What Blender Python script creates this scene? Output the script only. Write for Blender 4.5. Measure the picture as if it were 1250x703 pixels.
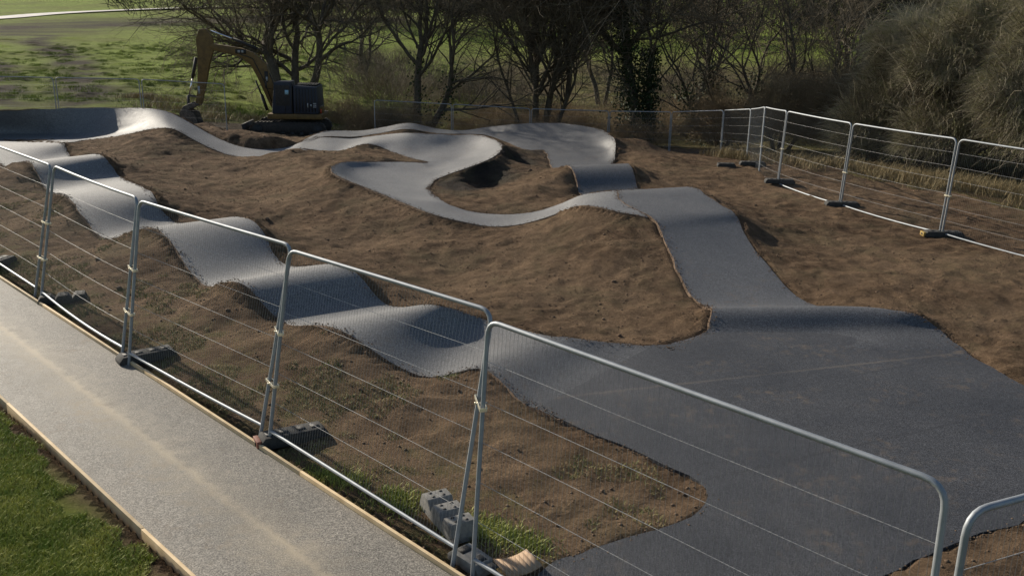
import bpy, bmesh, math, random
import numpy as np
from mathutils import Vector, Matrix, noise as mnoise

for o in list(bpy.data.objects): bpy.data.objects.remove(o)
C = bpy.context.scene.collection
R = math.radians

# ------------------------------------------------------------------ camera, sky, sun, exposure
CAM_H, PITCH, ROLL, FPX, PW, PH = 4.31, .285, .02, 1120., 1250., 703.
cp, sp = math.cos(PITCH), math.sin(PITCH)
FW = np.array([0, cp, -sp]); U0 = np.array([0, sp, cp]); X0 = np.array([1., 0, 0])
RT = X0 * math.cos(ROLL) + U0 * math.sin(ROLL); UP = -X0 * math.sin(ROLL) + U0 * math.cos(ROLL)
cd = bpy.data.cameras.new('camera'); cam = bpy.data.objects.new('camera', cd); C.objects.link(cam)
cd.sensor_width = 36; cd.lens = 36 * FPX / PW; cd.clip_end = 3000; cd.clip_start = .05
m = Matrix(((RT[0], UP[0], -FW[0], 0), (RT[1], UP[1], -FW[1], 0), (RT[2], UP[2], -FW[2], CAM_H), (0, 0, 0, 1)))
cam.matrix_world = m
bpy.context.scene.camera = cam

SUN_AZ, SUN_EL = R(-45), R(23)       # azimuth from the viewing direction (+y), to the left
w = bpy.data.worlds.new("World"); bpy.context.scene.world = w; w.use_nodes = True
nt = w.node_tree; nt.nodes.clear()
sky = nt.nodes.new('ShaderNodeTexSky'); sky.sky_type = 'NISHITA'; sky.sun_disc = False
sky.sun_elevation = SUN_EL; sky.sun_rotation = SUN_AZ
bg = nt.nodes.new('ShaderNodeBackground'); bg.inputs[1].default_value = .075
wo = nt.nodes.new('ShaderNodeOutputWorld')
nt.links.new(sky.outputs[0], bg.inputs[0]); nt.links.new(bg.outputs[0], wo.inputs[0])
sd = bpy.data.lights.new('sun', 'SUN'); sd.energy = 4.6; sd.angle = R(.5); sd.color = (1, .91, .77)
sun = bpy.data.objects.new('sun', sd); C.objects.link(sun)
SV = Vector((math.sin(SUN_AZ) * math.cos(SUN_EL), math.cos(SUN_AZ) * math.cos(SUN_EL), math.sin(SUN_EL)))
sun.rotation_euler = SV.to_track_quat('Z', 'Y').to_euler()
sun.location = SV * 60
vs = bpy.context.scene.view_settings
vs.view_transform = 'Standard'; vs.look = 'None'; vs.gamma = 1; vs.exposure = .5; vs.use_curve_mapping = False

rng = np.random.default_rng(7); random.seed(7)

def P(u, v, z=0.):
    """the place at height z that the photograph shows at (u, v) - all measurements are taken with this"""
    d = FW * FPX + RT * (u - PW / 2) + UP * (PH / 2 - v)
    t = (z - CAM_H) / d[2]
    return np.array([d[0] * t, d[1] * t, z])

# ------------------------------------------------------------------ helpers
def mesh_np(name, V, F, mat=None, parent=None, smooth=False, attrs=None):
    """V (n,3), F list of arrays of faces (each (m,k))"""
    me = bpy.data.meshes.new(name)
    V = np.asarray(V, np.float32)
    if not isinstance(F, (list, tuple)): F = [F]
    F = [np.asarray(f, np.int32) for f in F if len(f)]
    nl = sum(f.size for f in F); nf = sum(len(f) for f in F)
    me.vertices.add(len(V)); me.vertices.foreach_set('co', V.ravel())
    me.loops.add(nl); me.loops.foreach_set('vertex_index', np.concatenate([f.ravel() for f in F]))
    tot = np.concatenate([np.full(len(f), f.shape[1], np.int32) for f in F])
    st = np.concatenate([[0], np.cumsum(tot)[:-1]]).astype(np.int32)
    me.polygons.add(nf); me.polygons.foreach_set('loop_start', st); me.polygons.foreach_set('loop_total', tot)
    if smooth: me.polygons.foreach_set('use_smooth', np.ones(nf, bool))
    me.update(calc_edges=True)
    if attrs:
        for k, a in attrs.items():
            at = me.attributes.new(k, 'FLOAT', 'POINT'); at.data.foreach_set('value', np.asarray(a, np.float32).ravel())
    if mat: me.materials.append(mat)
    o = bpy.data.objects.new(name, me); C.objects.link(o)
    if parent: o.parent = parent
    return o

def tag(o, label=None, cat=None, group=None, kind=None):
    if label: o['label'] = label
    if cat: o['category'] = cat
    if group: o['group'] = group
    if kind: o['kind'] = kind
    return o

def empty(name, loc=(0, 0, 0), rz=0.):
    o = bpy.data.objects.new(name, None); C.objects.link(o); o.location = loc; o.rotation_euler = (0, 0, rz)
    o.empty_display_size = .2
    return o

class MB:
    """collects tubes, boxes and prisms as one mesh"""
    def __init__(s): s.V = []; s.F = {}; s.n = 0
    def add(s, V, F):
        V = np.asarray(V, float); s.V.append(V)
        for f in F:
            s.F.setdefault(len(f), []).append([i + s.n for i in f])
        s.n += len(V)
    def tube(s, pts, r, n=8, cap=True):
        pts = np.asarray(pts, float); k = len(pts)
        r = np.full(k, r) if np.isscalar(r) else np.asarray(r)
        T = np.gradient(pts, axis=0); T /= np.linalg.norm(T, axis=1)[:, None] + 1e-9
        a = np.array([0, 0, 1.]) if abs(T[0, 2]) < .9 else np.array([1., 0, 0])
        V = []
        N = np.cross(T[0], a); N /= np.linalg.norm(N)
        for i in range(k):
            N = N - T[i] * (N @ T[i]); N /= np.linalg.norm(N) + 1e-9
            B = np.cross(T[i], N)
            for j in range(n):
                t = 2 * math.pi * j / n
                V.append(pts[i] + r[i] * (N * math.cos(t) + B * math.sin(t)))
        F = [(i * n + j, i * n + (j + 1) % n, (i + 1) * n + (j + 1) % n, (i + 1) * n + j) for i in range(k - 1) for j in range(n)]
        if cap: F += [tuple(range(n))[::-1], tuple((k - 1) * n + j for j in range(n))]
        s.add(V, F)
    def box(s, c, size, rz=0., M=None):
        x, y, z = [q / 2 for q in size]
        V = np.array([(a * x, b * y, d * z) for d in (-1, 1) for a, b in ((-1, -1), (1, -1), (1, 1), (-1, 1))])
        cs, sn = math.cos(rz), math.sin(rz)
        V = np.c_[V[:, 0] * cs - V[:, 1] * sn, V[:, 0] * sn + V[:, 1] * cs, V[:, 2]] + np.array(c)
        if M is not None: V = np.array([M @ Vector(q) for q in V])
        s.add(V, [(0, 3, 2, 1), (4, 5, 6, 7), (0, 1, 5, 4), (1, 2, 6, 5), (2, 3, 7, 6), (3, 0, 4, 7)])
    def prism(s, poly, y0, y1):
        """poly in x,z extruded along y"""
        n = len(poly)
        V = [(x, y0, z) for x, z in poly] + [(x, y1, z) for x, z in poly]
        F = [tuple(range(n)), tuple(range(n, 2 * n))[::-1]] + [(i, i + n, (i + 1) % n + n, (i + 1) % n) for i in range(n)]
        s.add(V, F)
    def pieces(s, name, mat, parent=None, **kw):
        base = 0; ks = [(k, f) for k in s.F for f in s.F[k]]
        for V in s.V:
            m = MB(); m.add(V, [[i - base for i in f] for k, f in ks if base <= f[0] < base + len(V)]); m.build(name, mat, parent, **kw); base += len(V)
    def build(s, name, mat, parent=None, smooth=False, bevel=0):
        o = mesh_np(name, np.concatenate(s.V), [np.array(f) for f in s.F.values()], mat, parent, smooth)
        if bevel:
            bm = bmesh.new(); bm.from_mesh(o.data)
            bmesh.ops.recalc_face_normals(bm, faces=bm.faces)
            bmesh.ops.bevel(bm, geom=[e for e in bm.edges if len(e.link_faces) == 2 and e.calc_face_angle(0) > .5], offset=bevel, segments=2, affect='EDGES', profile=.6)
            bm.to_mesh(o.data); bm.free()
        if smooth or bevel:
            try: o.data.shade_smooth(); o.data.set_sharp_from_angle(angle=R(40))
            except Exception: pass
        return o

def many_tubes(A, B, ra, rb, n=3):
    """arrays of segments -> V, F (open n-sided tubes)"""
    A, B = np.asarray(A, float), np.asarray(B, float)
    D = B - A; L = np.linalg.norm(D, axis=1)[:, None] + 1e-9; D = D / L
    ref = np.where(np.abs(D[:, 2:3]) < .9, np.array([[0, 0, 1.]]), np.array([[1., 0, 0]]))
    N = np.cross(D, ref); N /= np.linalg.norm(N, axis=1)[:, None] + 1e-9
    M = np.cross(D, N)
    t = np.arange(n) * 2 * np.pi / n
    ring = N[:, None, :] * np.cos(t)[None, :, None] + M[:, None, :] * np.sin(t)[None, :, None]
    V = np.concatenate([A[:, None] + ring * np.asarray(ra)[:, None, None], B[:, None] + ring * np.asarray(rb)[:, None, None]], 1)
    m_ = len(A); base = np.arange(m_)[:, None] * 2 * n
    F = []
    for j in range(n):
        k = (j + 1) % n
        F.append(np.concatenate([base + j, base + k, base + n + k, base + n + j], 1))
    return V.reshape(-1, 3), np.concatenate(F)

# ------------------------------------------------------------------ materials
def mat(name, col=(.5, .5, .5), rough=.7, metal=0., spec=.5):
    m = bpy.data.materials.new(name); m.use_nodes = True
    b = m.node_tree.nodes['Principled BSDF']
    b.inputs['Base Color'].default_value = (*col, 1); b.inputs['Roughness'].default_value = rough
    b.inputs['Metallic'].default_value = metal; b.inputs['Specular IOR Level'].default_value = spec
    return m, m.node_tree, b

def N(nt, t, **kw):
    n = nt.nodes.new(t)
    for k, v in kw.items():
        if hasattr(n, k): setattr(n, k, v)
        else: n.inputs[k].default_value = v
    return n

def noise_tex(nt, scale, detail=6, rough=.6, dist=0., coord=None):
    tc = N(nt, 'ShaderNodeTexCoord')
    n = N(nt, 'ShaderNodeTexNoise'); n.inputs['Scale'].default_value = scale; n.inputs['Detail'].default_value = detail
    n.inputs['Roughness'].default_value = rough; n.inputs['Distortion'].default_value = dist
    nt.links.new(tc.outputs['Object'], n.inputs['Vector'])
    return n.outputs['Fac']

def ramp(nt, fac, stops):
    r = N(nt, 'ShaderNodeValToRGB'); e = r.color_ramp.elements
    while len(e) < len(stops): e.new(.5)
    for q, (p, c) in zip(e, stops):
        q.position = p; q.color = (*c, 1) if len(c) == 3 else c
    nt.links.new(fac, r.inputs[0]); return r.outputs[0]

def mix(nt, fac, a, b, mode='MIX'):
    x = N(nt, 'ShaderNodeMix', data_type='RGBA', blend_type=mode)
    for s, i in ((fac, 0), (a, 6), (b, 7)):
        if hasattr(s, 'links'): nt.links.new(s, x.inputs[i])
        elif i == 0: x.inputs[0].default_value = s
        else: x.inputs[i].default_value = (*s, 1)
    return x.outputs[2]

def mth(nt, op, a, b=0., clamp=False):
    x = N(nt, 'ShaderNodeMath', operation=op, use_clamp=clamp)
    for s, i in ((a, 0), (b, 1)):
        if hasattr(s, 'links'): nt.links.new(s, x.inputs[i])
        else: x.inputs[i].default_value = s
    return x.outputs[0]

def bump(nt, b, h, strength=.5, dist=.02, prev=None):
    x = N(nt, 'ShaderNodeBump'); x.inputs['Strength'].default_value = strength; x.inputs['Distance'].default_value = dist
    nt.links.new(h, x.inputs['Height'])
    if prev: nt.links.new(prev, x.inputs['Normal'])
    nt.links.new(x.outputs[0], b.inputs['Normal']); return x.outputs[0]

def attr(nt, name):
    a = N(nt, 'ShaderNodeAttribute', attribute_name=name); return a.outputs['Fac']

def asphalt(name, base, light, rough, dusty, seams=(), fade=False):
    m, t, b = mat(name, base, rough, 0, .38)
    big = noise_tex(t, .55, 4, .6, .4); fine = noise_tex(t, 75, 2, .7); midn = noise_tex(t, 7, 5, .65)
    c = mix(t, ramp(t, big, [(.35, (0, 0, 0)), (.68, (1, 1, 1))]), base, light)
    if fade: c = mix(t, mth(t, 'ADD', attr(t, 'platform_tone'), mth(t, 'MULTIPLY', mth(t, 'SUBTRACT', midn, .5), mth(t, 'MULTIPLY', attr(t, 'platform_tone'), .8)), True), c, mix(t, ramp(t, big, [(.35, (0, 0, 0)), (.68, (1, 1, 1))]), (.036, .038, .044), (.06, .061, .066)))  # blends the track colour into the darker platform tone
    g = ramp(t, fine, [(.36, (.35, .35, .35)), (.52, (1, 1, 1)), (.70, (1.9, 1.9, 1.9))])
    c = mix(t, 1., c, g, 'MULTIPLY')
    sp = noise_tex(t, 24, 4, .75)
    c = mix(t, 1., c, ramp(t, sp, [(.33, (.76, .76, .76)), (.5, (1, 1, 1)), (.68, (1.28, 1.27, 1.25))]), 'MULTIPLY')
    dd = ramp(t, midn, [(.5, (0, 0, 0)), (.75, (1, 1, 1))])
    bigd = ramp(t, noise_tex(t, .9, 3, .6), [(.5, (0, 0, 0)), (.7, (1, 1, 1))])
    dd = mth(t, 'MULTIPLY', mth(t, 'MULTIPLY', dd, bigd), dusty)
    c = mix(t, dd, c, (.17, .125, .085))
    for (ax, ay, bx, by, wd, col, st) in seams:
        L = math.hypot(bx - ax, by - ay); nx_, ny_ = -(by - ay) / L, (bx - ax) / L
        tc = N(t, 'ShaderNodeTexCoord'); sx = N(t, 'ShaderNodeSeparateXYZ'); t.links.new(tc.outputs['Object'], sx.inputs[0])
        d = mth(t, 'ADD', mth(t, 'MULTIPLY', sx.outputs[0], nx_), mth(t, 'MULTIPLY', sx.outputs[1], ny_))
        d = mth(t, 'SUBTRACT', d, ax * nx_ + ay * ny_)
        d = mth(t, 'ADD', d, mth(t, 'MULTIPLY', mth(t, 'SUBTRACT', midn, .5), wd * 2.5))
        e = mth(t, 'SUBTRACT', 1., mth(t, 'DIVIDE', mth(t, 'ABSOLUTE', d), wd), True)
        e = mth(t, 'MULTIPLY', e, mth(t, 'MULTIPLY', ramp(t, big, [(.3, (.2, .2, .2)), (.6, (1, 1, 1))]), st))
        c = mix(t, e, c, col)
    t.links.new(c, b.inputs['Base Color'])
    rr = N(t, 'ShaderNodeMapRange'); rr.inputs[3].default_value = rough - .08; rr.inputs[4].default_value = rough + .12
    t.links.new(midn, rr.inputs[0]); t.links.new(rr.outputs[0], b.inputs['Roughness'])
    bump(t, b, fine, .55, .006)
    return m

M = {}
M['track'] = asphalt('track_asphalt', (.13, .131, .135), (.175, .174, .172), .64, .5, fade=True)
M['ramp'] = asphalt('shaded_right_asphalt', (.075, .078, .085), (.105, .106, .11), .62, .7, fade=True)  # same asphalt as the other lines, its slope shade put into a darker colour
M['platform'] = asphalt('platform_asphalt', (.036, .038, .044), (.06, .061, .066), .64, 1., [(-.6, 9.7, 4.0, 11.2, .04, (.17, .14, .11), .45), (.4, 7.4, 6.6, 10.3, .03, (.02, .02, .022), .6), (1.0, 9.4, 7.0, 12.2, .03, (.02, .02, .022), .4)])
_a, _b, _c, _d = P(0, 341), P(548, 700), P(0, 483), P(235, 703)
_n = np.array([-(_b - _a)[1], (_b - _a)[0], 0]); _n /= np.linalg.norm(_n); _w = (_c - _a) @ _n
M['path'] = asphalt('path_asphalt', (.165, .152, .13), (.235, .212, .178), .7, 1., [(*(_a + _n * _w * .52)[:2], *(_b + _n * _w * .52)[:2], .4, (.36, .3, .21), .5), (*(_a + _n * _w * .5)[:2], *(_b + _n * _w * .5)[:2], .07, (.4, .33, .23), .8)])

# ground: soil, grass, mud by world position masks
def ground_mat():
    m, t, b = mat('ground', (.1, .07, .04), 1., 0, .06)
    n1 = noise_tex(t, .45, 6, .6, .6); n2 = noise_tex(t, 3.2, 8, .7, .3); n3 = noise_tex(t, 22, 6, .75); n4 = noise_tex(t, 70, 3, .7)
    soil = ramp(t, n2, [(.34, (.06, .041, .027)), (.48, (.14, .094, .06)), (.63, (.26, .178, .113))])
    dry = ramp(t, n3, [(.3, (.15, .1, .064)), (.7, (.42, .3, .19))])
    soil = mix(t, mth(t, 'MULTIPLY', ramp(t, n1, [(.42, (0, 0, 0)), (.66, (1, 1, 1))]), .55), soil, dry)
    soil = mix(t, mth(t, 'MULTIPLY', attr(t, 'dry'), .75), soil, dry)
    soil = mix(t, attr(t, 'wet'), soil, (.024, .022, .02))
    g = ramp(t, n3, [(.3, (.06, .065, .02)), (.5, (.12, .13, .045)), (.72, (.24, .22, .11))])
    soil = mix(t, 1., soil, ramp(t, n4, [(.3, (.55, .55, .55)), (.6, (1.15, 1.12, 1.1))]), 'MULTIPLY')
    olive = ramp(t, noise_tex(t, .8, 7, .7, .5), [(.5, (0, 0, 0)), (.68, (.5, .5, .5))])
    soil = mix(t, olive, soil, (.115, .102, .058))
    # thin grass: patches
    gm = mth(t, 'ADD', attr(t, 'sparse'), mth(t, 'MULTIPLY', mth(t, 'SUBTRACT', n2, .5), 2.2), True)
    gm = mth(t, 'MULTIPLY', gm, attr(t, 'sparse'), True)
    c = mix(t, mth(t, 'MULTIPLY', ramp(t, gm, [(.3, (0, 0, 0)), (.6, (1, 1, 1))]), .75), soil, g)
    # field grass
    fn = noise_tex(t, 1.3, 7, .72, .2); fn2 = noise_tex(t, .12, 3, .6)
    fg = ramp(t, fn, [(.28, (.06, .085, .016)), (.42, (.15, .2, .03)), (.66, (.26, .32, .06))])
    fg = mix(t, ramp(t, fn2, [(.4, (0, 0, 0)), (.65, (.5, .5, .5))]), fg, (.12, .11, .035))
    c = mix(t, attr(t, 'field'), c, fg)
    mud = ramp(t, n2, [(.3, (.02, .016, .011)), (.58, (.05, .04, .028)), (.76, (.25, .22, .18))])
    c = mix(t, attr(t, 'mud'), c, mud)
    c = mix(t, attr(t, 'brown'), c, ramp(t, fn, [(.3, (.05, .036, .02)), (.5, (.11, .08, .045)), (.7, (.16, .14, .06))]))
    t.links.new(mth(t, 'SUBTRACT', 1., mth(t, 'MULTIPLY', attr(t, 'wet'), .4)), b.inputs['Roughness'])
    t.links.new(c, b.inputs['Base Color'])
    k0 = bump(t, b, noise_tex(t, 5, 9, .78, .3), 1., .15); k = bump(t, b, n3, 1., .06, k0); k = bump(t, b, n4, .55, .012, k); 
    k = bump(t, b, fn, mthv, .25, k) if False else k
    return m
M['ground'] = ground_mat()

def simple(name, c1, c2, scale, rough, metal=0., spec=.5, bs=.3, bd=.005, detail=5):
    m, t, b = mat(name, c1, rough, metal, spec)
    n = noise_tex(t, scale, detail, .65)
    t.links.new(ramp(t, n, [(.35, c1), (.65, c2)]), b.inputs['Base Color'])
    if bs: bump(t, b, n, bs, bd)
    return m
M['galv'] = simple('galvanised_steel', (.26, .28, .3), (.33, .35, .37), 9, .62, .6, .5, .1, .001)
M['wire'] = simple('galvanised_wire', (.3, .3, .3), (.42, .41, .39), 9, .6, .4, .5, 0)
M['clip'] = simple('zinc_clip', (.75, .68, .5), (.85, .8, .65), 30, .3, .6)
M['rubber'] = simple('recycled_rubber', (.03, .03, .03), (.06, .057, .052), 30, .85, 0, .3)
M['concrete'] = simple('weathered_concrete', (.15, .145, .135), (.24, .23, .21), 18, .9, 0, .3, .5, .006)
M['brick_end'] = simple('red_plastic', (.16, .05, .03), (.24, .09, .055), 30, .7)
M['yellow_end'] = simple('yellow_plastic', (.38, .25, .05), (.28, .19, .05), 20, .7)
M['timber'] = simple('pale_timber', (.55, .4, .22), (.7, .54, .33), 5, .75, 0, .3, .4, .003)
M['ply'] = simple('plywood', (.3, .2, .12), (.42, .3, .2), 6, .75, 0, .3, .3, .003)
M['ex_yellow'] = simple('dusty_yellow_paint', (.1, .06, .017), (.17, .1, .027), 5, .55, 0, .4, .2, .003)
M['ex_navy'] = simple('dark_navy_panel', (.012, .017, .03), (.02, .027, .045), 3, .5, 0, .4, .1, .002)
M['ex_black'] = simple('greasy_black_steel', (.015, .014, .013), (.035, .03, .025), 12, .7)
M['ex_track'] = simple('muddy_track_steel', (.018, .015, .012), (.045, .034, .025), 10, .85)
M['steel'] = simple('worn_bucket_steel', (.06, .05, .042), (.14, .11, .085), 8, .6, .5)
M['chrome'] = mat('piston_chrome', (.7, .7, .72), .15, 1)[0]
M['white'] = mat('white_decal', (.3, .31, .31), .5)[0]
M['skyblue'] = mat('pale_blue_sticker', (.3, .5, .6), .5)[0]
M['red'] = mat('red_reflector', (.45, .05, .02), .4)[0]
M['bark'] = simple('bark', (.07, .058, .042), (.12, .1, .072), 6, .9, 0, .2, .6, .02)
M['twig'] = simple('winter_twig', (.12, .1, .068), (.2, .165, .115), 1.5, .85, 0, .2, 0)
M['ivy'] = simple('ivy_leaf', (.016, .03, .01), (.04, .06, .02), 2.5, .7, 0, .25, 0)
M['willow'] = simple('willow_twig', (.25, .22, .155), (.44, .39, .285), .9, .8, 0, .25, 0)
M['willow_g'] = simple('olive_willow_twig', (.17, .175, .07), (.3, .3, .14), .9, .8, 0, .25, 0)
M['bramble'] = simple('bramble_stem', (.17, .125, .07), (.3, .22, .13), .8, .85, 0, .2, 0)
M['dead_grass'] = simple('dead_grass', (.2, .15, .07), (.34, .27, .14), 2, .8, 0, .3, 0)
M['grass'] = simple('grass_blade', (.2, .25, .035), (.42, .42, .11), 3, .6, 0, .3, 0)
M['field_grass'] = simple('field_grass_blade', (.16, .2, .03), (.3, .34, .07), .8, .8, 0, .1, 0)
M['clod'] = simple('soil_clod', (.08, .054, .036), (.18, .122, .08), 12, .95, 0, .2, .5, .01)
M['verge_grass'] = simple('verge_grass_blade', (.12, .15, .04), (.36, .3, .14), 2.2, .75, 0, .2, 0)
M['farwood'] = simple('far_wood', (.03, .027, .022), (.055, .047, .038), .15, .95, 0, .1, 0)

# ------------------------------------------------------------------ track rows, measured across the asphalt
RA = [  # rolling line from the platform to the far left berm, then round and down
 [(700,520,-.03),(870,440,-.03)], [(672,507,.005),(830,426,.005)], [(636,487,.035),(757,420,.035)], [(590,449,.15),(676,411,.15)], [(510,459,.0),(600,393,.01)],
 [(412,401,.33),(532,372,.35)], [(345,393,0),(472,372,0)], [(293,344,.4),(420,324,.42)], [(247,346,0),(345,322,0)],
 [(190,279,.47),(303,266,.5)], [(128,291,0),(215,272,0)], [(84,242,.42),(182,233,.45)], [(58,233,.05),(147,216,.05)],
 [(36,198,.5),(122,189,.5)], [(10,206,0),(88,192,0)], [(-25,183,.2),(78,175.8,.22)],
 [(-120,168,.5),(-80,173,.1),(-20,172,.05),(78,176,.18)],
 [(-110,148,.8),(-80,163,.25),(-30,170,0),(82,175.5,.12)],
 [(-20,136,.9),(10,158,.2),(40,166,0),(88,174.5,.08)],
 [(70,132.5,.92),(78,158,.2),(90,166,.02),(107,171,.06)],
 [(140,132,.95),(140,152,.45),(141,162,.22),(143,166.5,.25)],
 [(188,133.3,1.0),(190,145,.78),(191,156.5,.57)],
 [(213,140,.82),(212,158,.6)], [(253,162,.28),(232,168,.38)], [(273,172,.08),(253,179,.15)],
 [(297,180,-.08),(280,189.5,-.05)], [(325,182.5,-.15),(306,193,-.1)], [(350,180,-.2),(338,191,-.15)],
 [(372,172,-.05),(372,184,-.15)], [(398,164,0),(404,184,-.12)]]
RG = [  # second strip, small berm, hairpin, across to the table top
 [(366,181,-.12),(384,168,-.03)], [(396,185,-.12),(398,168,.0)], [(415,185,-.1),(433,169,-.05)], [(447,176,.2),(468,164.8,.2)],
 [(472,183,.05),(497,162.5,.42)],
 [(497,192,0),(510,187,0),(513,178,.13),(525,164,.42)], [(514,196.5,0),(535,187,0),(549,178,.13),(560,165,.43)],
 [(518,198,0),(550,189,0),(575,181,.15),(590,167,.47)], [(518,198.5,0),(560,193,0),(590,186,.25),(611,176,.5)],
 [(517,199,0),(545,200,0),(580,198,.2),(606,189.5,.47)], [(515,199,.05),(530,206,0),(560,203,.15),(582,201,.35)],
 [(507,198.5,.04),(520,206,.02),(540,210,.05),(553,211,.16)],
 [(486,198,.1),(503,208,.03),(522,216,.02),(535,218,.05)], [(450,198,.2),(470,206,.06),(508,219,0),(527,225,.02)],
 [(418,198.5,.33),(443,209,.1),(500,225,0),(524,229,0)], [(404,206,.5),(438,219,.12),(495,232,0),(525,232,0)],
 [(414,216,.46),(450,227,.1),(495,236,0),(528,236,0)], [(451,231,.32),(480,238,.1),(510,242,0),(534,241,0)],
 [(487,245.6,.22),(547,249,0)], [(522,260,.2),(572,258,-.05)], [(551,268,.14),(600,261.6,-.1)],
 [(600,277,.07),(629,261.6,-.1)], [(640,273.5,.1),(657,258,-.05)], [(679,261.6,.27),(688,247.5,.15)],
 [(696.5,254,.45),(710,238.5,.45)], [(712,251,.6),(735,234.5,.6)], [(735,254,.655),(760,232.5,.64)], [(752,258.5,.63),(778,231.5,.62)], [(788,265.5,.59),(812,231,.585)], [(806,268,.42),(830,231,.42)]]
RF = [  # far strip, big berm, roller, table top, down slope, kicker
 [(366,179,-.14),(371,171,-.1)], [(394,167.5,0),(398,160.5,.03)], [(433,167.5,0),(440,160,0)], [(465,163,.1),(470,155.5,.2)],
 [(497,158,.3),(500,150.5,.4)], [(533,163.5,.05),(536,158,.05)], [(565,164,0),(565,159.5,0)],
 [(593,165.5,0),(595,160,.1),(597,155.5,.2)], [(618,174,0),(622,164,.15),(629,152,.45)], [(632,180,0),(645,169,.13),(664,150.6,.55)],
 [(643,183.5,0),(668,176,.08),(700,152.5,.6)], [(655,184,0),(688,180,.08),(733,159,.58)],
 [(664,184.5,.03),(700,184,.06),(732,180,.2),(750,172,.5)], [(668,190,.02),(705,191,.03),(735,190,.08),(751,188,.25)],
 [(676,207,0),(748,205,0)], [(697,204,.5),(770,201.5,.5)], [(712,241,0),(784,238,0)], [(751,233.5,.6),(840,228.5,.62)],
 [(757,245,.64),(868,243,.63)], [(795,267,.58),(895,260,.58)], [(806,280,.48),(902,272,.45)],
 [(820,312,.26),(921,305,.24)], [(838,354,.03),(964,354,.02)], [(860,374,.02),(1003,376,0)],
 [(868,378,.18),(1050,376,.24),(1105,381,.24)], [(861,407,.0),(1000,407,.0),(1145,402,.08)], [(803,424,0),(970,428,.005),(1176,428,.005)], [(815,440,-.03),(980,445,-.03),(1195,445,-.03)]]
PLAT = [(590,450),(602,463),(639,488),(676,509),(717,529),(758,543),(800,564),(841,582),(866,597),(871,606),(868,619),(845,633),(813,644),
        (721,672),(676,685),(653,701),(630,740),(640,840),(820,840),(980,765),(1080,703),(1165,665),(1250,637),(1420,560),
        (1420,600),(1500,640),(1600,640),(1420,560)]
PLAT = [(588,447),(602,463),(639,488),(676,509),(717,529),(758,543),(800,564),(841,582),(864,594),(871,605),(868,619),(845,633),(813,644),
        (721,672),(676,685),(653,701),(625,745),(640,840),(820,840),(980,765),(1080,703),(1165,665),(1250,637),(1430,570),
        (1380,540),(1300,500),(1241,467),(1175,430),(1140,405),(1000,395),(861,405),(845,418),(803,423),(760,421),(720,416),(672,410)]

def crom(Pn, t):
    """Catmull-Rom through Pn at parameters t in [0, n-1]"""
    Pn = np.asarray(Pn, float); n = len(Pn)
    i = np.clip(np.floor(t).astype(int), 0, n - 2); f = (t - i)[:, None]
    g = lambda k: Pn[np.clip(k, 0, n - 1)]
    a, b, c, d = g(i - 1), g(i), g(i + 1), g(i + 2)
    a = np.where((i == 0)[:, None], 2 * b - c, a); d = np.where((i == n - 2)[:, None], 2 * c - b, d)
    return .5 * (2 * b + (c - a) * f + (2 * a - 5 * b + 4 * c - d) * f ** 2 + (3 * b - a - 3 * c + d) * f ** 3)
def crom_any(Pn, t):
    Pn = np.asarray(Pn); sh = Pn.shape
    return crom(Pn.reshape(sh[0], -1), t).reshape(len(t), *sh[1:])

KA = 17
def ribbon(rows, step=.12):
    Rw = []
    for r in rows:
        p = np.array([P(*q) for q in r])
        if len(p) == 2: a = p[0] + (p[1] - p[0]) * np.linspace(0, 1, KA)[:, None]
        else: a = crom(p, np.linspace(0, len(p) - 1, KA))
        Rw.append(a)
    Rw = np.array(Rw)                       # rows, across, 3
    ts = []
    for i in range(len(Rw) - 1):
        L = np.linalg.norm(Rw[i + 1] - Rw[i], axis=1).max(); k = max(2, int(L / step))
        ts += list(i + np.arange(k) / k)
    ts.append(len(Rw) - 1)
    # smoother heights along the ride than a plain spline: blend of centripetal-like weights
    S = crom_any(Rw, np.array(ts))
    return S
ribs = {'A': ribbon(RA), 'G': ribbon(RG), 'F': ribbon(RF)}
for k in ribs:                                # light smoothing lengthwise
    S = ribs[k]
    for _ in range(3): S[1:-1] = .25 * S[:-2] + .5 * S[1:-1] + .25 * S[2:]
plat = np.array([P(u, v, 0) for u, v in PLAT])

def in_poly(x, y, poly):
    r = np.zeros(np.shape(x), bool); n = len(poly)
    for i in range(n):
        x1, y1 = poly[i][:2]; x2, y2 = poly[(i + 1) % n][:2]
        if y1 == y2: continue
        c = ((y1 > y) != (y2 > y)) & (x < (x2 - x1) * (y - y1) / (y2 - y1) + x1); r ^= c
    return r

# ------------------------------------------------------------------ ground surface
def sm(a, b, x): t = np.clip((x - a) / (b - a), 0, 1); return t * t * (3 - 2 * t)
def base_h(x, y):
    s = np.clip((x + 19) / 15, .0, 1)
    z = -.105 * np.clip(y - 29.5, 0, 17) * s
    z = z + .10 * sm(5, 8.5, x) * (y > -100)
    z = z - .06 * sm(-6, 0, x) * 0
    z = z + 1.55 * (np.clip(y - 68, 0, 1e4) / 75) ** 1.35 * 1.6
    z = z + 20 * sm(180, 420, y)
    return z
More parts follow.
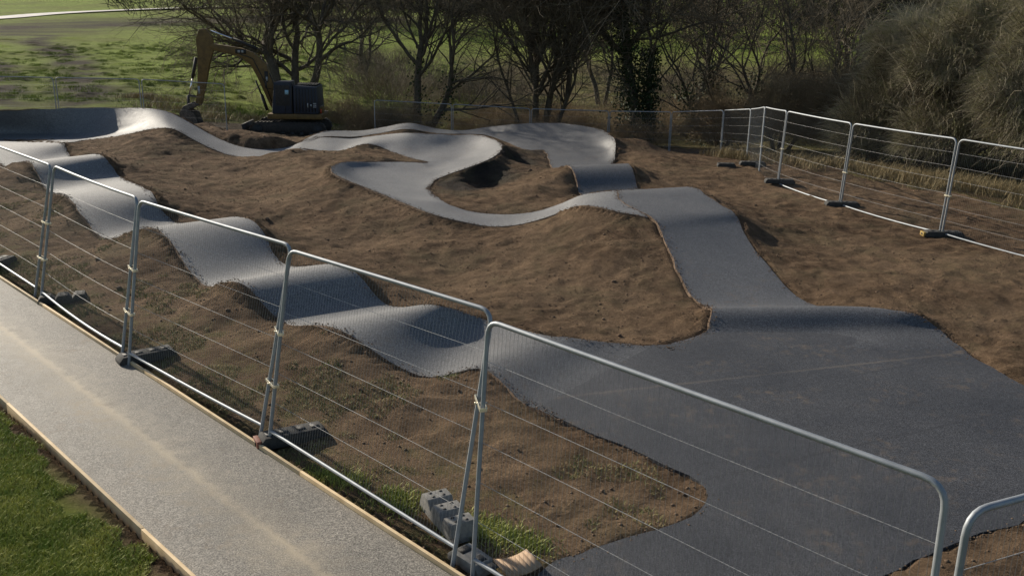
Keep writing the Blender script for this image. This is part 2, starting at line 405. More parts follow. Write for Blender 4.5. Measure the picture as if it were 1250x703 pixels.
# manual ground points (u, v, z, radius)
GP = [(255,156,.3,1.1),(290,161,.3,1.2),(322,166,.22,1.2),(350,170,.1,1.),(350,181,.28,.8),(340,186,.15,.7),(385,190,.3,.9),(430,189,.32,.9),(470,193,.2,.6),
      (300,215,-.15,1.),(300,240,-.2,1.2),(330,285,-.2,1.),(250,225,-.1,.8),(450,300,-.15,1.),(600,330,-.1,1.),(700,380,-.06,.8),(540,350,-.15,.8),
      (560,335,-.15,.8),(760,400,-.05,.6),(690,206,.5,.3),(680,210,.45,.3),(655,226,.28,.5),(625,246,.02,.6),(590,232,-.2,.6),(620,205,-.1,.5),
      (760,300,.32,.5),(740,320,.15,.5),(770,275,.52,.3),(700,270,.42,.3),(780,170,.35,.8),(800,200,.2,1.),(860,215,.12,.8),(790,188,.25,.8),
      (940,270,.22,.6),(950,300,.12,.5),(1000,330,.12,.6),(1060,360,.14,.4),(1100,340,.16,.8),(1000,290,.12,.8),(1150,390,.14,.5),(1230,440,.1,.5),
      (24,195,.5,.35),(10,212,.3,.5),(60,255,.15,.6),(130,300,.0,.5),(182,285,.42,.35),(165,300,.2,.4),(285,352,.28,.3),(400,410,.3,.3),(585,460,.2,.25),
      (175,164,.55,.4),(150,172,.3,.5),(190,175,.35,.6),(110,180,.1,.5),(215,190,.1,.6),(280,163,.1,.5),(250,150,.3,.5),
      (575,280,-.0,.3),(420,240,.2,.5),(520,285,0,.5),(380,215,.25,.6)]
FX0, FX1, FY0, FY1, ST = -21., 12., 4., 40., .1
gx = np.arange(FX0, FX1 + 1e-6, ST); gy = np.arange(FY0, FY1 + 1e-6, ST)
XX, YY = np.meshgrid(gx, gy)
B0 = base_h(XX, YY)
fixed = np.zeros(XX.shape, bool); Z = B0.copy(); acc = np.zeros(XX.shape); cnt = np.zeros(XX.shape)
for S in ribs.values():
    # dense resample and splat
    D = S
    t1 = np.linspace(0, len(D) - 1, len(D) * 3); i = np.clip(t1.astype(int), 0, len(D) - 2); f = (t1 - i)[:, None, None]
    D = D[i] * (1 - f) + D[i + 1] * f
    t2 = np.linspace(0, KA - 1, KA * 4); i = np.clip(t2.astype(int), 0, KA - 2); f = (t2 - i)[None, :, None]
    D = D[:, i] * (1 - f) + D[:, i + 1] * f
    Q = D.reshape(-1, 3)
    ix = np.round((Q[:, 0] - FX0) / ST).astype(int); iy = np.round((Q[:, 1] - FY0) / ST).astype(int)
    ok = (ix >= 0) & (ix < len(gx)) & (iy >= 0) & (iy < len(gy))
    if not cnt.any(): acc[:] = 1e3
    np.minimum.at(acc, (iy[ok], ix[ok]), Q[ok, 2]); np.add.at(cnt, (iy[ok], ix[ok]), 1)
pm = in_poly(XX, YY, plat)
rib = cnt > 0
Z[pm] = 0; fixed |= pm
Z[rib] = acc[rib]; fixed |= rib
asph = fixed.copy()
# the path and the fence strip sit level
pa, pb = P(0, 341), P(548, 700); pc, pd = P(0, 483), P(235, 703)
pdir = (pb - pa); pdir /= np.linalg.norm(pdir)
pnor = np.array([-pdir[1], pdir[0], 0]); 
if (P(500, 400) - pa) @ pnor < 0: pnor = -pnor
Wpath = abs((pc - pa) @ pnor) * .5 + abs((pd - pa) @ pnor) * .5
def sfence(x, y): return (x - pa[0]) * pnor[0] + (y - pa[1]) * pnor[1]       # distance from the path's far kerb
for u, v, z, r in GP:
    c = P(u, v, z); m_ = ((XX - c[0]) ** 2 + (YY - c[1]) ** 2 < (r * .45) ** 2) & ~asph
    Z[m_] = z; fixed |= m_
edge = np.zeros(XX.shape, bool); edge[0] = edge[-1] = True; edge[:, 0] = edge[:, -1] = True
lev = (sfence(XX, YY) < 1.0) & ~asph
Z[lev] = B0[lev]; fixed |= lev | edge
def relax(Z, fx, B, st, ell, it):
    k = (st / ell) ** 2
    for _ in range(it):
        Zn = Z.copy()
        Zn[1:-1, 1:-1] = (Z[:-2, 1:-1] + Z[2:, 1:-1] + Z[1:-1, :-2] + Z[1:-1, 2:] + k * B[1:-1, 1:-1]) / (4 + k)
        Z = np.where(fx, Z, Zn)
    return Z
Zc = relax(Z[::4, ::4].copy(), fixed[::4, ::4], B0[::4, ::4], ST * 4, 1.3, 150)
iy = np.clip(np.arange(len(gy)) / 4, 0, Zc.shape[0] - 1.001); ix = np.clip(np.arange(len(gx)) / 4, 0, Zc.shape[1] - 1.001)
y0 = iy.astype(int); x0 = ix.astype(int); fy = (iy - y0)[:, None]; fx_ = (ix - x0)[None]
Zu = (Zc[y0][:, x0] * (1 - fy) * (1 - fx_) + Zc[y0 + 1][:, x0] * fy * (1 - fx_) + Zc[y0][:, x0 + 1] * (1 - fy) * fx_ + Zc[y0 + 1][:, x0 + 1] * fy * fx_)
Z = np.where(fixed, Z, Zu); Z = relax(Z, fixed, B0, ST, 1.3, 260)
soft = fixed & ~asph                                   # ease the manual points and creases
for _ in range(5):
    Zn = Z.copy(); Zn[1:-1, 1:-1] = (Z[:-2, 1:-1] + Z[2:, 1:-1] + Z[1:-1, :-2] + Z[1:-1, 2:]) / 4
    Z = np.where(asph | edge, Z, Zn)
# distance to asphalt in cells (coarse dilation)
dist = np.where(asph, 0., 99.)
for k in range(1, 14):
    d2 = dist.copy()
    d2[1:] = np.minimum(d2[1:], dist[:-1] + 1); d2[:-1] = np.minimum(d2[:-1], dist[1:] + 1)
    d2[:, 1:] = np.minimum(d2[:, 1:], dist[:, :-1] + 1); d2[:, :-1] = np.minimum(d2[:, :-1], dist[:, 1:] + 1)
    dist = d2
def vnoise(x, y, s, seed):
    """value noise"""
    r = np.random.default_rng(seed).random((256, 256)); X = x / s + 1000; Y = y / s + 1000
    i = np.floor(X).astype(int); j = np.floor(Y).astype(int); fx = X - i; fy = Y - j
    fx = fx * fx * (3 - 2 * fx); fy = fy * fy * (3 - 2 * fy)
    g = lambda a, b: r[(j + b) % 256, (i + a) % 256]
    return (g(0, 0) * (1 - fx) + g(1, 0) * fx) * (1 - fy) + (g(0, 1) * (1 - fx) + g(1, 1) * fx) * fy - .5
Zsm = Z.copy()
# erosion of asphalt mask: interior cells dropped below the tarmac, rim cells nearly flush
inn = asph.copy(); inn[1:-1, 1:-1] = asph[1:-1, 1:-1] & asph[:-2, 1:-1] & asph[2:, 1:-1] & asph[1:-1, :-2] & asph[1:-1, 2:]
rough_amp = np.clip((dist - 0) / 4, 0, 1)
NZ = (vnoise(XX, YY, 1.1, 1) * .06 + (.5 - np.abs(vnoise(XX, YY, .5, 2)) * 2) * .035 + vnoise(XX, YY, .2, 3) * .05 + vnoise(XX, YY, .11, 4) * .025)
pathm = (sfence(XX, YY) < .12) & (sfence(XX, YY) > -Wpath - .1)
Z = Z + NZ * rough_amp * np.where(sfence(XX, YY) < 1.2, .4, 1.) * ~pathm
Z = np.where(inn, Z - .09, np.where(asph, Z - .02, Z))
hi = np.where(asph, Zsm, -9.); nb = np.full(Z.shape, -9.)
for a, b in ((0, 1), (0, -1), (1, 0), (-1, 0)): nb = np.maximum(nb, np.roll(hi, (a, b), (0, 1)))
Z = np.where((dist == 1) & (nb > -5), .75 * (nb + .012 + NZ * .25) + .25 * Z, Z)
# trench along the path kerb on the fence side
sf = sfence(XX, YY)
Z = Z - .05 * np.exp(-((sf - .28) / .16) ** 2)
Z = np.where(pathm, Z - .08, Z)
wetc = P(600, 215); 

def near_ground(x, y):
    x = np.asarray(x, float); y = np.asarray(y, float)
    i = np.clip((x - FX0) / ST, 0, len(gx) - 1.001); j = np.clip((y - FY0) / ST, 0, len(gy) - 1.001)
    i0 = i.astype(int); j0 = j.astype(int); a = i - i0; b = j - j0
    z = Z[j0, i0] * (1 - a) * (1 - b) + Z[j0, i0 + 1] * a * (1 - b) + Z[j0 + 1, i0] * (1 - a) * b + Z[j0 + 1, i0 + 1] * a * b
    ins = (x > FX0) & (x < FX1) & (y > FY0) & (y < FY1)
    return np.where(ins, z, base_h(x, y))
def gz(x, y): return float(near_ground(x, y))

def spaced(a, b, s0, grow):
    out = [a]; s = s0; sg = 1 if b > a else -1
    while (b - out[-1]) * sg > 0: out.append(out[-1] + sg * s); s *= grow
    return np.array(out)
xs = np.concatenate([spaced(FX0 - .25, -45, .25, 1.0)[::-1], gx, spaced(FX1 + .25, 40, .3, 1.0)])
xs = np.concatenate([spaced(xs[0] - .5, -900, .6, 1.13)[::-1], xs, spaced(xs[-1] + .5, 900, .6, 1.13)])
ys = np.concatenate([spaced(FY0 - .3, -300, .4, 1.25)[::-1], gy, spaced(FY1 + .22, 105, .22, 1.0)])
ys = np.concatenate([ys, spaced(ys[-1] + .4, 1500, .5, 1.07)])
GX, GY = np.meshgrid(xs, ys)
GZ = np.array(near_ground(GX, GY))
infine = (GX >= FX0) & (GX <= FX1) & (GY >= FY0) & (GY <= FY1)
# field tussocks and mole hills
tus = np.clip(vnoise(GX, GY, 1.0, 5) * 2 + vnoise(GX, GY, .55, 6), 0, 2) 
tamp = np.where(GY > 43, 1, 0) * (GY < 112)
GZ = GZ + tamp * (np.clip(tus - .35, 0, .8) * .24 + vnoise(GX, GY, 6, 8) * .3) * sm(43, 48, GY)
def on_ground(u, v):
    d = FW * FPX + RT * (u - PW / 2) + UP * (PH / 2 - v); d = d / d[1]
    for y in np.arange(40, 400, .5):
        if CAM_H + d[2] * y < float(base_h(d[0] * y, y)): return np.array([d[0] * y, y, 0])
    return None
def poly_dist(X, Y, pts):
    D = np.full(X.shape, 1e9)
    for a, b in zip(pts[:-1], pts[1:]):
        ab = b[:2] - a[:2]; t = np.clip(((X - a[0]) * ab[0] + (Y - a[1]) * ab[1]) / (ab @ ab), 0, 1)
        D = np.minimum(D, np.hypot(X - a[0] - ab[0] * t, Y - a[1] - ab[1] * t))
    return D
# masks
site = [(-40, 37.2), (-19, 38.2), (-12.5, 43), (-9, 45.5), (-4, 42.5), (3, 43.5), (9.6, 41), (10.3, 33), (9.8, 30), (11.2, 25), (13.6, 20.5), (19, 12), (25, -5), (25, -40), (-60, -40), (-60, 37)]
wob = vnoise(GX, GY, 1.5, 9) * 1.2 + vnoise(GX, GY, .5, 10) * .5
siteM = in_poly(GX + wob, GY + wob * .7, site)
sfG = sfence(GX, GY)
leftg = sfG < -Wpath + .0
field = np.where(siteM, 0., 1.)
right_b = sm(-9, 1, GX + (GY - 45) * .05) * (1 - sm(95, 140, GY)) * .85
right_b = np.maximum(right_b, sm(5, 7, GX) * (1 - sm(38, 44, GY)) * 1.)
brown = np.where(~siteM, np.clip(right_b + (vnoise(GX, GY, 3, 30)) * .5 * right_b, 0, 1), 0)
spr = np.zeros(GX.shape)
spr = np.maximum(spr, (1 - sm(.8, 2.8, sfG + wob * .9)) * (sfG > 0) * .6)
spr = np.maximum(spr, np.where(leftg, .55, 0) + 0)
spr = np.where(siteM, spr, 0)
gl = np.where(leftg, sm(.1, .5, -(sfG + Wpath) + wob * .3), 0)
field = np.maximum(field, gl)
dry = np.zeros(GX.shape)
for u, v, z, r in [(300,215,-.1,1.6),(330,255,-.2,1.4),(450,300,-.1,1.6),(560,335,-.1,2.0),(700,360,-.1,1.6),(1150,330,.1,1.6),(960,235,.1,1.6),(400,222,.1,1.2),(640,255,0,1.),(670,230,.1,.8),(1230,400,.1,1.3)]:
    c = P(u, v, z); dry = np.maximum(dry, np.exp(-((GX - c[0]) ** 2 + (GY - c[1]) ** 2) / r ** 2) * (.75 + vnoise(GX, GY, .6, 12)))
dry = np.maximum(dry, np.clip((1 - sm(1.6, 3.2, sfG)) * (sfG > .1) * (.75 + vnoise(GX, GY, .7, 13) * 1.6), 0, 1))
wet = np.zeros(GX.shape)
for u, v, z, r in [(590,222,-.1,.9),(630,205,-.1,1.0),(560,232,-.1,.7),(650,190,-.05,.8)]:
    c = P(u, v, z); wet = np.maximum(wet, np.clip(1.3 * np.exp(-((GX - c[0]) ** 2 + ((GY - c[1]) * .6) ** 2) / r ** 2) + vnoise(GX, GY, .5, 14) * .6 - .25, 0, .85))
mud = np.zeros(GX.shape)
ctr = 96 + .0 * GX + 8 * np.sin(GX / 30.)
og = lambda l: [q for q in (on_ground(u, v) for u, v in l) if q is not None]
for l, wd, kk in (([(-80, 44), (0, 37), (60, 33), (130, 29), (220, 26), (330, 24), (460, 24)], 11, 1.1), ([(60, 44), (40, 52), (75, 64), (95, 85), (102, 108), (106, 135)], 1.9, .95),
                  ([(-40, 70), (0, 78), (8, 100), (0, 135)], 1.5, .8)):
    dd_ = poly_dist(GX, GY, og(l)); mud = np.maximum(mud, np.exp(-(dd_ / wd) ** 2) * (kk + vnoise(GX, GY, 2.2, 15) * 1.1 + vnoise(GX, GY, .7, 16) * .6))
mud = np.clip(mud, 0, 1) * (~siteM)
mud = np.maximum(mud, np.clip(np.exp(-((GX + 11) ** 2 + (GY - 42) ** 2) / 20) * 1.3 + vnoise(GX, GY, 1, 18) * .5, 0, 1) * (GY > 36) * (GX < -6) * (GX > -17) * .9)
nx, ny = len(xs), len(ys)
ii = (np.arange(ny - 1)[:, None] * nx + np.arange(nx - 1)[None]).ravel()
F = np.stack([ii, ii + 1, ii + 1 + nx, ii + nx], 1)
g = mesh_np('ground', np.stack([GX, GY, GZ], -1).reshape(-1, 3), F, M['ground'], smooth=True,
            attrs=dict(dry=np.clip(dry, 0, 1), wet=wet, sparse=spr, field=field, mud=mud, brown=brown))
tag(g, kind='structure')

# ------------------------------------------------------------------ asphalt sheets
def sheet(name, S, mt, label=None, drop=.07, lift=0., platform_tone=None):
    n, k = S.shape[:2]
    W_ = S.copy()
    for _ in range(0): pass
    wv = rng.normal(0, 1, (n, 2)); kk = np.array([1, 2, 3, 2, 1]) / 9
    for c in (0, 1): wv[:, c] = np.convolve(wv[:, c], kk, 'same')
    e0 = W_[:, 1] - W_[:, 0]; e0 /= np.linalg.norm(e0, axis=1)[:, None] + 1e-9
    e1 = W_[:, -2] - W_[:, -1]; e1 /= np.linalg.norm(e1, axis=1)[:, None] + 1e-9
    W_[:, 0] += e0 * wv[:, :1] * .03; W_[:, -1] += e1 * wv[:, 1:] * .03
    W_[:, :, 2] += lift
    sk0 = W_[:, :1] - e0[:, None] * .05 - [0, 0, drop]; sk1 = W_[:, -1:] - e1[:, None] * .05 - [0, 0, drop]
    A = np.concatenate([sk0, W_[:, :1], W_, W_[:, -1:], sk1], 1); k += 4
    cols = np.array([0] + list(range(2, k - 3)) + [k - 2])
    ii = (np.arange(n - 1)[:, None] * k + cols[None]).ravel()
    F = np.stack([ii, ii + 1, ii + 1 + k, ii + k], 1)
    c_ = A[:, :, :2].mean(1); fr = np.zeros(n) if platform_tone is None else np.clip(platform_tone(c_[:, 1]), 0, 1)
    o = mesh_np(name, A.reshape(-1, 3), F, mt, smooth=True, attrs=dict(platform_tone=np.repeat(fr, k)))
    o.data.materials.append(M['clod']); nc = k - 3
    mi = np.zeros((n - 1, len(cols)), np.int32); mi[:, 0] = 1; mi[:, -1] = 1; o.data.polygons.foreach_set('material_index', mi.ravel())
    return tag(o, kind='structure')
sheet('rolling_track', ribs['A'], M['track'], platform_tone=lambda y: (12.6 - y) / 2.6)
sheet('snaking_track', ribs['G'], M['track'], lift=.006)
sheet('far_berm_track', ribs['F'], M['ramp'], lift=.012, platform_tone=lambda y: (12.9 - y) / 1.2)
bm = bmesh.new()
pp = []
for i in range(len(plat)):
    a, b = plat[i], plat[(i + 1) % len(plat)]; k = max(1, int(np.linalg.norm(b - a) / .12))
    for j in range(k): pp.append(a + (b - a) * j / k)
pp = np.array(pp)
for _ in range(4): pp = .25 * np.roll(pp, 1, 0) + .5 * pp + .25 * np.roll(pp, -1, 0)
pp[:, :2] += np.array([vnoise(pp[:, 0], pp[:, 1], .2, 20), vnoise(pp[:, 0], pp[:, 1], .2, 21)]).T * .05
vt = [bm.verts.new((x, y, .016)) for x, y, _ in pp]; f_ = bm.faces.new(vt)
r_ = bmesh.ops.extrude_face_region(bm, geom=[f_])
for v in [q for q in r_['geom'] if isinstance(q, bmesh.types.BMVert)]: v.co.z -= .08
bmesh.ops.triangulate(bm, faces=bm.faces[:]); bmesh.ops.recalc_face_normals(bm, faces=bm.faces)
me = bpy.data.meshes.new('platform'); bm.to_mesh(me); bm.free(); me.materials.append(M['platform'])
o = bpy.data.objects.new('start_platform', me); C.objects.link(o); tag(o, kind='structure')

# path: one long strip with a slight crown
s_ = np.arange(-70, 16, .4); t_ = np.linspace(0, -Wpath, 9)
PS = pa[None, None] + pdir[None, None] * s_[:, None, None] + pnor[None, None] * t_[None, :, None]
PS[:, :, 2] = .0 + .015 * (1 - ((t_ + Wpath / 2) / (Wpath / 2)) ** 2)[None]
n, k = PS.shape[:2]; ii = (np.arange(n - 1)[:, None] * k + np.arange(k - 1)[None]).ravel()
tag(mesh_np('path', PS.reshape(-1, 3), np.stack([ii, ii + 1, ii + 1 + k, ii + k], 1), M['path'], smooth=True), kind='structure')
# far lane across the field, on the rising ground
ctl = [on_ground(u, v) for u, v in ((-60, 27), (0, 23), (60, 18), (130, 14.5), (200, 12), (280, 10), (380, 9.5), (520, 9.5), (700, 11), (860, 11))]
ctl = np.array([c for c in ctl if c is not None]); print('lane', ctl[:, 1].round())
lc = crom(ctl, np.linspace(0, len(ctl) - 1, 200)); tv = np.gradient(lc, axis=0); tv /= np.linalg.norm(tv, axis=1)[:, None]; nv_ = np.stack([-tv[:, 1], tv[:, 0], 0 * tv[:, 0]], 1)
LS = lc[:, None] + nv_[:, None] * np.linspace(-2.3, 2.3, 5)[None, :, None]; LS[:, :, 2] = base_h(LS[:, :, 0], LS[:, :, 1]).max(1, keepdims=True) + .12
n, k = 200, 5; ii = (np.arange(n - 1)[:, None] * k + np.arange(k - 1)[None]).ravel()
tag(mesh_np('lane', LS.reshape(-1, 3), np.stack([ii, ii + 1, ii + 1 + k, ii + k], 1), simple('lane_gravel', (.4, .38, .34), (.55, .52, .47), .5, .8), smooth=True), kind='structure')
# timber edging boards
def board(off, label):
    mb = MB(); L = 86.
    for i in range(int(L / 3.6)):
        s0 = -70 + i * 3.6; mid = pa + pdir * (s0 + 1.8) + pnor * off
        wz = rng.normal(0, .004)
        mb.box((mid[0], mid[1], -.03 + wz), (3.595, .032, .14), math.atan2(pdir[1], pdir[0]) + rng.normal(0, .0012))
    o = mb.build('timber_edging', M['timber'], bevel=.003)
    tag(o, label, 'path edging', 'timber boards edging the path')
board(.022, 'pale timber edging board along the fence side of the tarmac path')
board(-Wpath - .022, 'pale timber edging board between the tarmac path and the green grass')

# ------------------------------------------------------------------ temporary mesh fencing
def lerp(a, b, t): return np.asarray(a, float) * (1 - t) + np.asarray(b, float) * t
def bez(p0, p1, p2, n=6):
    return [(1 - t) ** 2 * p0 + 2 * t * (1 - t) * p1 + t * t * p2 for t in np.linspace(0, 1, n)]
def fence_panel(bl, br, tl, tr, label, group, nh=6, leg=.16, sag=0., vertical=True):
    """bl, br: ends of the bottom rail; tl, tr: outer top corners"""
    bl, br, tl, tr = map(lambda q: np.asarray(q, float), (bl, br, tl, tr))
    org = bl.copy(); root = empty('mesh_fence', org)
    a, b, c, d = bl - org, br - org, tl - org, tr - org
    r = .13
    ux = (d - c) / np.linalg.norm(d - c); ul = (c - a) / np.linalg.norm(c - a); ur = (d - b) / np.linalg.norm(d - b)
    pts = [a - ul * leg, a] + [lerp(a, c - ul * r, t) for t in (.33, .66)] + bez(c - ul * r, c, c + ux * r) + \
          [lerp(c + ux * r, d - ux * r, t) + np.array([0, 0, -sag * 4 * t * (1 - t) * .3]) for t in (.25, .5, .75)] + bez(d - ux * r, d, d - ur * r) + [lerp(d - ur * r, b, t) for t in (.33, .66)] + [b, b - ur * leg]
    mb = MB(); mb.tube(pts, .0195, 10)
    mb.build('frame', M['galv'], root, smooth=True)
    mb = MB(); lo = [lerp(a, b, t) + np.array([0, 0, -sag * 4 * t * (1 - t)]) for t in np.linspace(0, 1, 9)]
    mb.tube(lo, .017, 8); mb.build('bottom_rail', M['galv'], root, smooth=True)
    # infill
    A, B, rr = [], [], []
    L = np.linalg.norm(b - a)
    def botp(t): return lerp(a, b, t) + np.array([0, 0, -sag * 4 * t * (1 - t)])
    def topp(t): return lerp(c, d, t)
    for i in range(1, nh + 1):
        f = i / (nh + 1)
        p = [lerp(botp(t), topp(t), f) + np.array([0, 0, -.003 * math.sin(5 * t + i)]) for t in np.linspace(0, 1, 7)]
        for q in range(6): A.append(p[q]); B.append(p[q + 1]); rr.append(.0026)
    if vertical:
        nv = int(L / .042)
        for i in range(1, nv):
            t = i / nv; top = topp(t)
            if t < .03 or t > .97: top = lerp(botp(t), top, .95)
            A.append(botp(t)); B.append(top); rr.append(.001)
    V, Fq = many_tubes(A, B, np.array(rr), np.array(rr), 3)
    mesh_np('mesh_infill', V, Fq, M['wire'], root)
    return tag(root, label, 'fence', group)

def clip(p, q, label, group, side):
    """coupler holding two posts together"""
    p = np.asarray(p, float); q = np.asarray(q, float); mid = (p + q) / 2; d = q - p; L = np.linalg.norm(d) + 1e-6
    rz = math.atan2(d[1], d[0]); root = empty('post_coupler', mid, rz)
    mb = MB()
    for s in (-1, 1):
        mb.box((0, s * .027, 0), (L + .075, .007, .032))
        mb.box((s * (L / 2 + .037), 0, 0), (.007, .055, .032))
    mb.pieces('clamp_plate', M['clip'], root, bevel=.002)
    mb = MB(); mb.tube([(0, -.045, 0), (0, .05, 0)], .0065, 6); mb.tube([(0, -.05, 0), (0, -.04, 0)], .012, 6)
    mb.build('bolt', M['clip'], root)
    return tag(root, label, 'coupler', group)

def foot(loc, rz, label, material, end=None, kind='toothed', L=.72, W_=.23, H=.13, group=None, tilt=0.):
    root = empty('ballast_block', loc, rz); root.rotation_euler = (0, tilt, rz)
    h = L / 2
    mb = MB()
    if kind == 'toothed':     # blocks with sloping notches between them
        prof = [(-h, 0), (h, 0), (h - .02, H * .55)]
        n = 3; w_ = L / n
        for i in range(n)[::-1]:
            x0 = -h + i * w_
            prof += [(x0 + w_ - .045, H), (x0 + .06, H), (x0 + .015, H * .5)]
        mb.prism(prof, -W_ / 2, W_ / 2)
        mb.build('block_body', M[material], root, bevel=.006)
        mb = MB()
        for i in range(n):
            for sx in (-.045, .045):
                x0 = -h + (i + .5) * w_ + sx * .8 + .005
                mb.tube([(x0, .05, H - .01), (x0, .05, H + .004)], .017, 8); mb.tube([(x0, -.05, H - .01), (x0, -.05, H + .004)], .017, 8)
        mb.pieces('post_socket', M['ex_black'], root)
    else:
        prof = [(-h, 0), (h, 0), (h, H * .55), (h - .05, H), (-h + .05, H), (-h, H * .55)]
        mb.prism(prof, -W_ / 2, W_ / 2); mb.build('block_body', M[material], root, bevel=.008)
        mb = MB()
        for x0 in (-.24, -.09, .09, .24): mb.box((x0, 0, H + .001), (.09, .11, .004))
        mb.pieces('post_socket', M['ex_black'], root)
    if end:
        mb = MB(); mb.box((-h - .012, 0, H * .45), (.05, W_ * .85, H * .72)); e = mb.build('end_cap', M[end], root, bevel=.008)
        mb = MB(); mb.box((-h - .039, 0, H * .45), (.005, W_ * .4, H * .3)); mb.build('grip_hole', M['ex_black'], root)
    return tag(root, label, 'ballast block', group)

zb, zt = .15, 2.07
NEAR = [ # bl, br, tl, tr
 ((-185, 262), (44, 351), (-205, 105), (62, 202)),
 ((51, 356), (150, 424), (66, 203), (168, 242)),
 ((158, 431), (320, 519), (170, 245), (356, 300)),
 ((330, 526), (556, 668), (353, 305), (601, 380)),
 ((578, 682), None, (596, 391), (1157, 592)),
 (None, None, (1183, 625), None)]
nl = ['mesh fence panel cut by the left edge of the frame beside the path',
      'temporary mesh fence panel with a bent bottom rail above the far part of the path',
      'temporary mesh fence panel beside the middle of the path, with blue-tinted bottom rail',
      'temporary mesh fence panel leaning over the wide toothed concrete foot beside the path',
      'largest temporary mesh fence panel, nearest the camera, in front of the dark asphalt platform',
      'temporary mesh fence panel only just entering at the bottom right corner']
gnear = 'temporary fence panels along the path'
ends = []
for i, (bl, br, tl, tr) in enumerate(NEAR):
    if i < 5:
        TL = P(*tl, zt); TR = P(*tr, zt); BL = P(*bl, zb)
        BR = P(*br, zb) if br else BL + (TR - TL) * np.array([1, 1, 0]) * .995 + (0, 0, 0)
        if i == 0:
            dd = TR - TL; dd /= np.linalg.norm(dd); TL = TR - dd * 3.4; BR_ = BR; BL = BR - (TR - TL)
    else:
        TL = P(*tl, zt); BL = ends[-1][1] + np.array([.05, -.07, 0]); 
        dv = P(1250, 607, zt) - TL; dv /= np.linalg.norm(dv); TR = TL + dv * 3.45; BR = BL + dv * 3.45
    fence_panel(BL, BR, TL, TR, nl[i], gnear, nh=5, sag=(.0, .05, .015, .0, 0, 0)[i])
    ends.append((BL, BR, TL, TR))
cl = ['left of the bent-rail panel', 'between the bent-rail panel and the blue-tinted one', 'between the blue-tinted panel and the leaning panel', 'just left of the largest panel', 'at the bottom right corner']
for i in range(5):
    a_b, a_t = ends[i][1], ends[i][3]; b_b, b_t = ends[i + 1][0], ends[i + 1][2]
    for f, nm in (((.64, 'upper'),) if i in (3,4) else ((.55, 'upper'), (.26, 'lower'))):
        clip(lerp(a_b, a_t, f), lerp(b_b, b_t, f), f'{nm} zinc clip joining two fence posts {cl[i]}', 'clips joining the fence posts along the path', 0)
# feet of the near fence
yaw = math.atan2(pnor[1], pnor[0])
def on(u, v, z=.0): c = P(u, v, z); c[2] = z; return c
def foot_px(pa_, pb_, z, *a, **k):
    A_, B_ = P(*pa_, z), P(*pb_, z); c = (A_ + B_) / 2; g0 = gz(c[0], c[1])
    foot((c[0], c[1], max(g0, -.02) - .01), math.atan2(B_[1] - A_[1], B_[0] - A_[0]), *a, **k)
gf = 'feet under the fence along the path'
foot_px((-24, 326), (16, 312), .07, 'grey fence foot at the left edge of the picture', 'rubber', kind='flat', group=gf)
foot_px((42, 364), (110, 358), .07, 'black rubber fence foot under the left end of the bent-rail panel', 'rubber', group=gf)
foot_px((146, 437), (210, 425), .07, 'black rubber fence foot under the post by the middle of the path', 'rubber', kind='flat', group=gf)
foot_px((318, 535), (395, 520), .07, 'black rubber fence foot with a reddish end cap beside the path', 'rubber', end='brick_end', kind='flat', W_=.21, group=gf)
foot_px((528, 606), (566, 648), .08, 'pale concrete fence foot with three stepped teeth, standing beside the green grass tufts', 'concrete', L=.72, W_=.24, H=.17, group=gf)
foot_px((560, 668), (592, 690), .05, 'small grey wedge of concrete under the tallest leaning posts', 'concrete', kind='flat', L=.4, W_=.2, H=.1, group=gf)
c = P(631, 690, .03); root = empty('plywood_offcut', (c[0], c[1], .02), .5)
mb = MB(); n_ = 8
for i in range(n_):
    x0, x1 = -.16 + .32 * i / n_, -.16 + .32 * (i + 1) / n_; zc = lambda x: .035 * (x / .16) ** 2
    mb.add([(x0, -.13, zc(x0)), (x1, -.13, zc(x1)), (x1, .13, zc(x1)), (x0, .13, zc(x0)), (x0, -.13, zc(x0) + .014), (x1, -.13, zc(x1) + .014), (x1, .13, zc(x1) + .014), (x0, .13, zc(x0) + .014)],
           [(0, 3, 2, 1), (4, 5, 6, 7), (0, 1, 5, 4), (2, 3, 7, 6), (1, 2, 6, 5), (3, 0, 4, 7)])
mb.build('warped_board', M['ply'], root)
tag(root, 'small warped tan plywood offcut lying at the bottom edge by the dark platform', 'plywood')

# right fence: posts measured from bottom and top
def post_pt(b, z): return P(*b, z)
RPOST = [((1148, 287), (1170, 170), .13), ((1025, 252), (1041, 151), .10), ((949, 226), (961, 136), .08)]
gr = 'temporary fence panels on the right and far side of the track'
pts_b = [P(*b, z) for b, t, z in RPOST]; pts_t = [P(*t, z + 2.03) for b, t, z in RPOST]
d0 = pts_b[0] - pts_b[1]; d0 = d0 / np.linalg.norm(d0); d0 = lerp(d0, (d0[0] + .1, d0[1], 0), 1)
pts_b.insert(0, pts_b[0] + d0 * 3.4); pts_t.insert(0, pts_t[0] + d0 * 3.4)
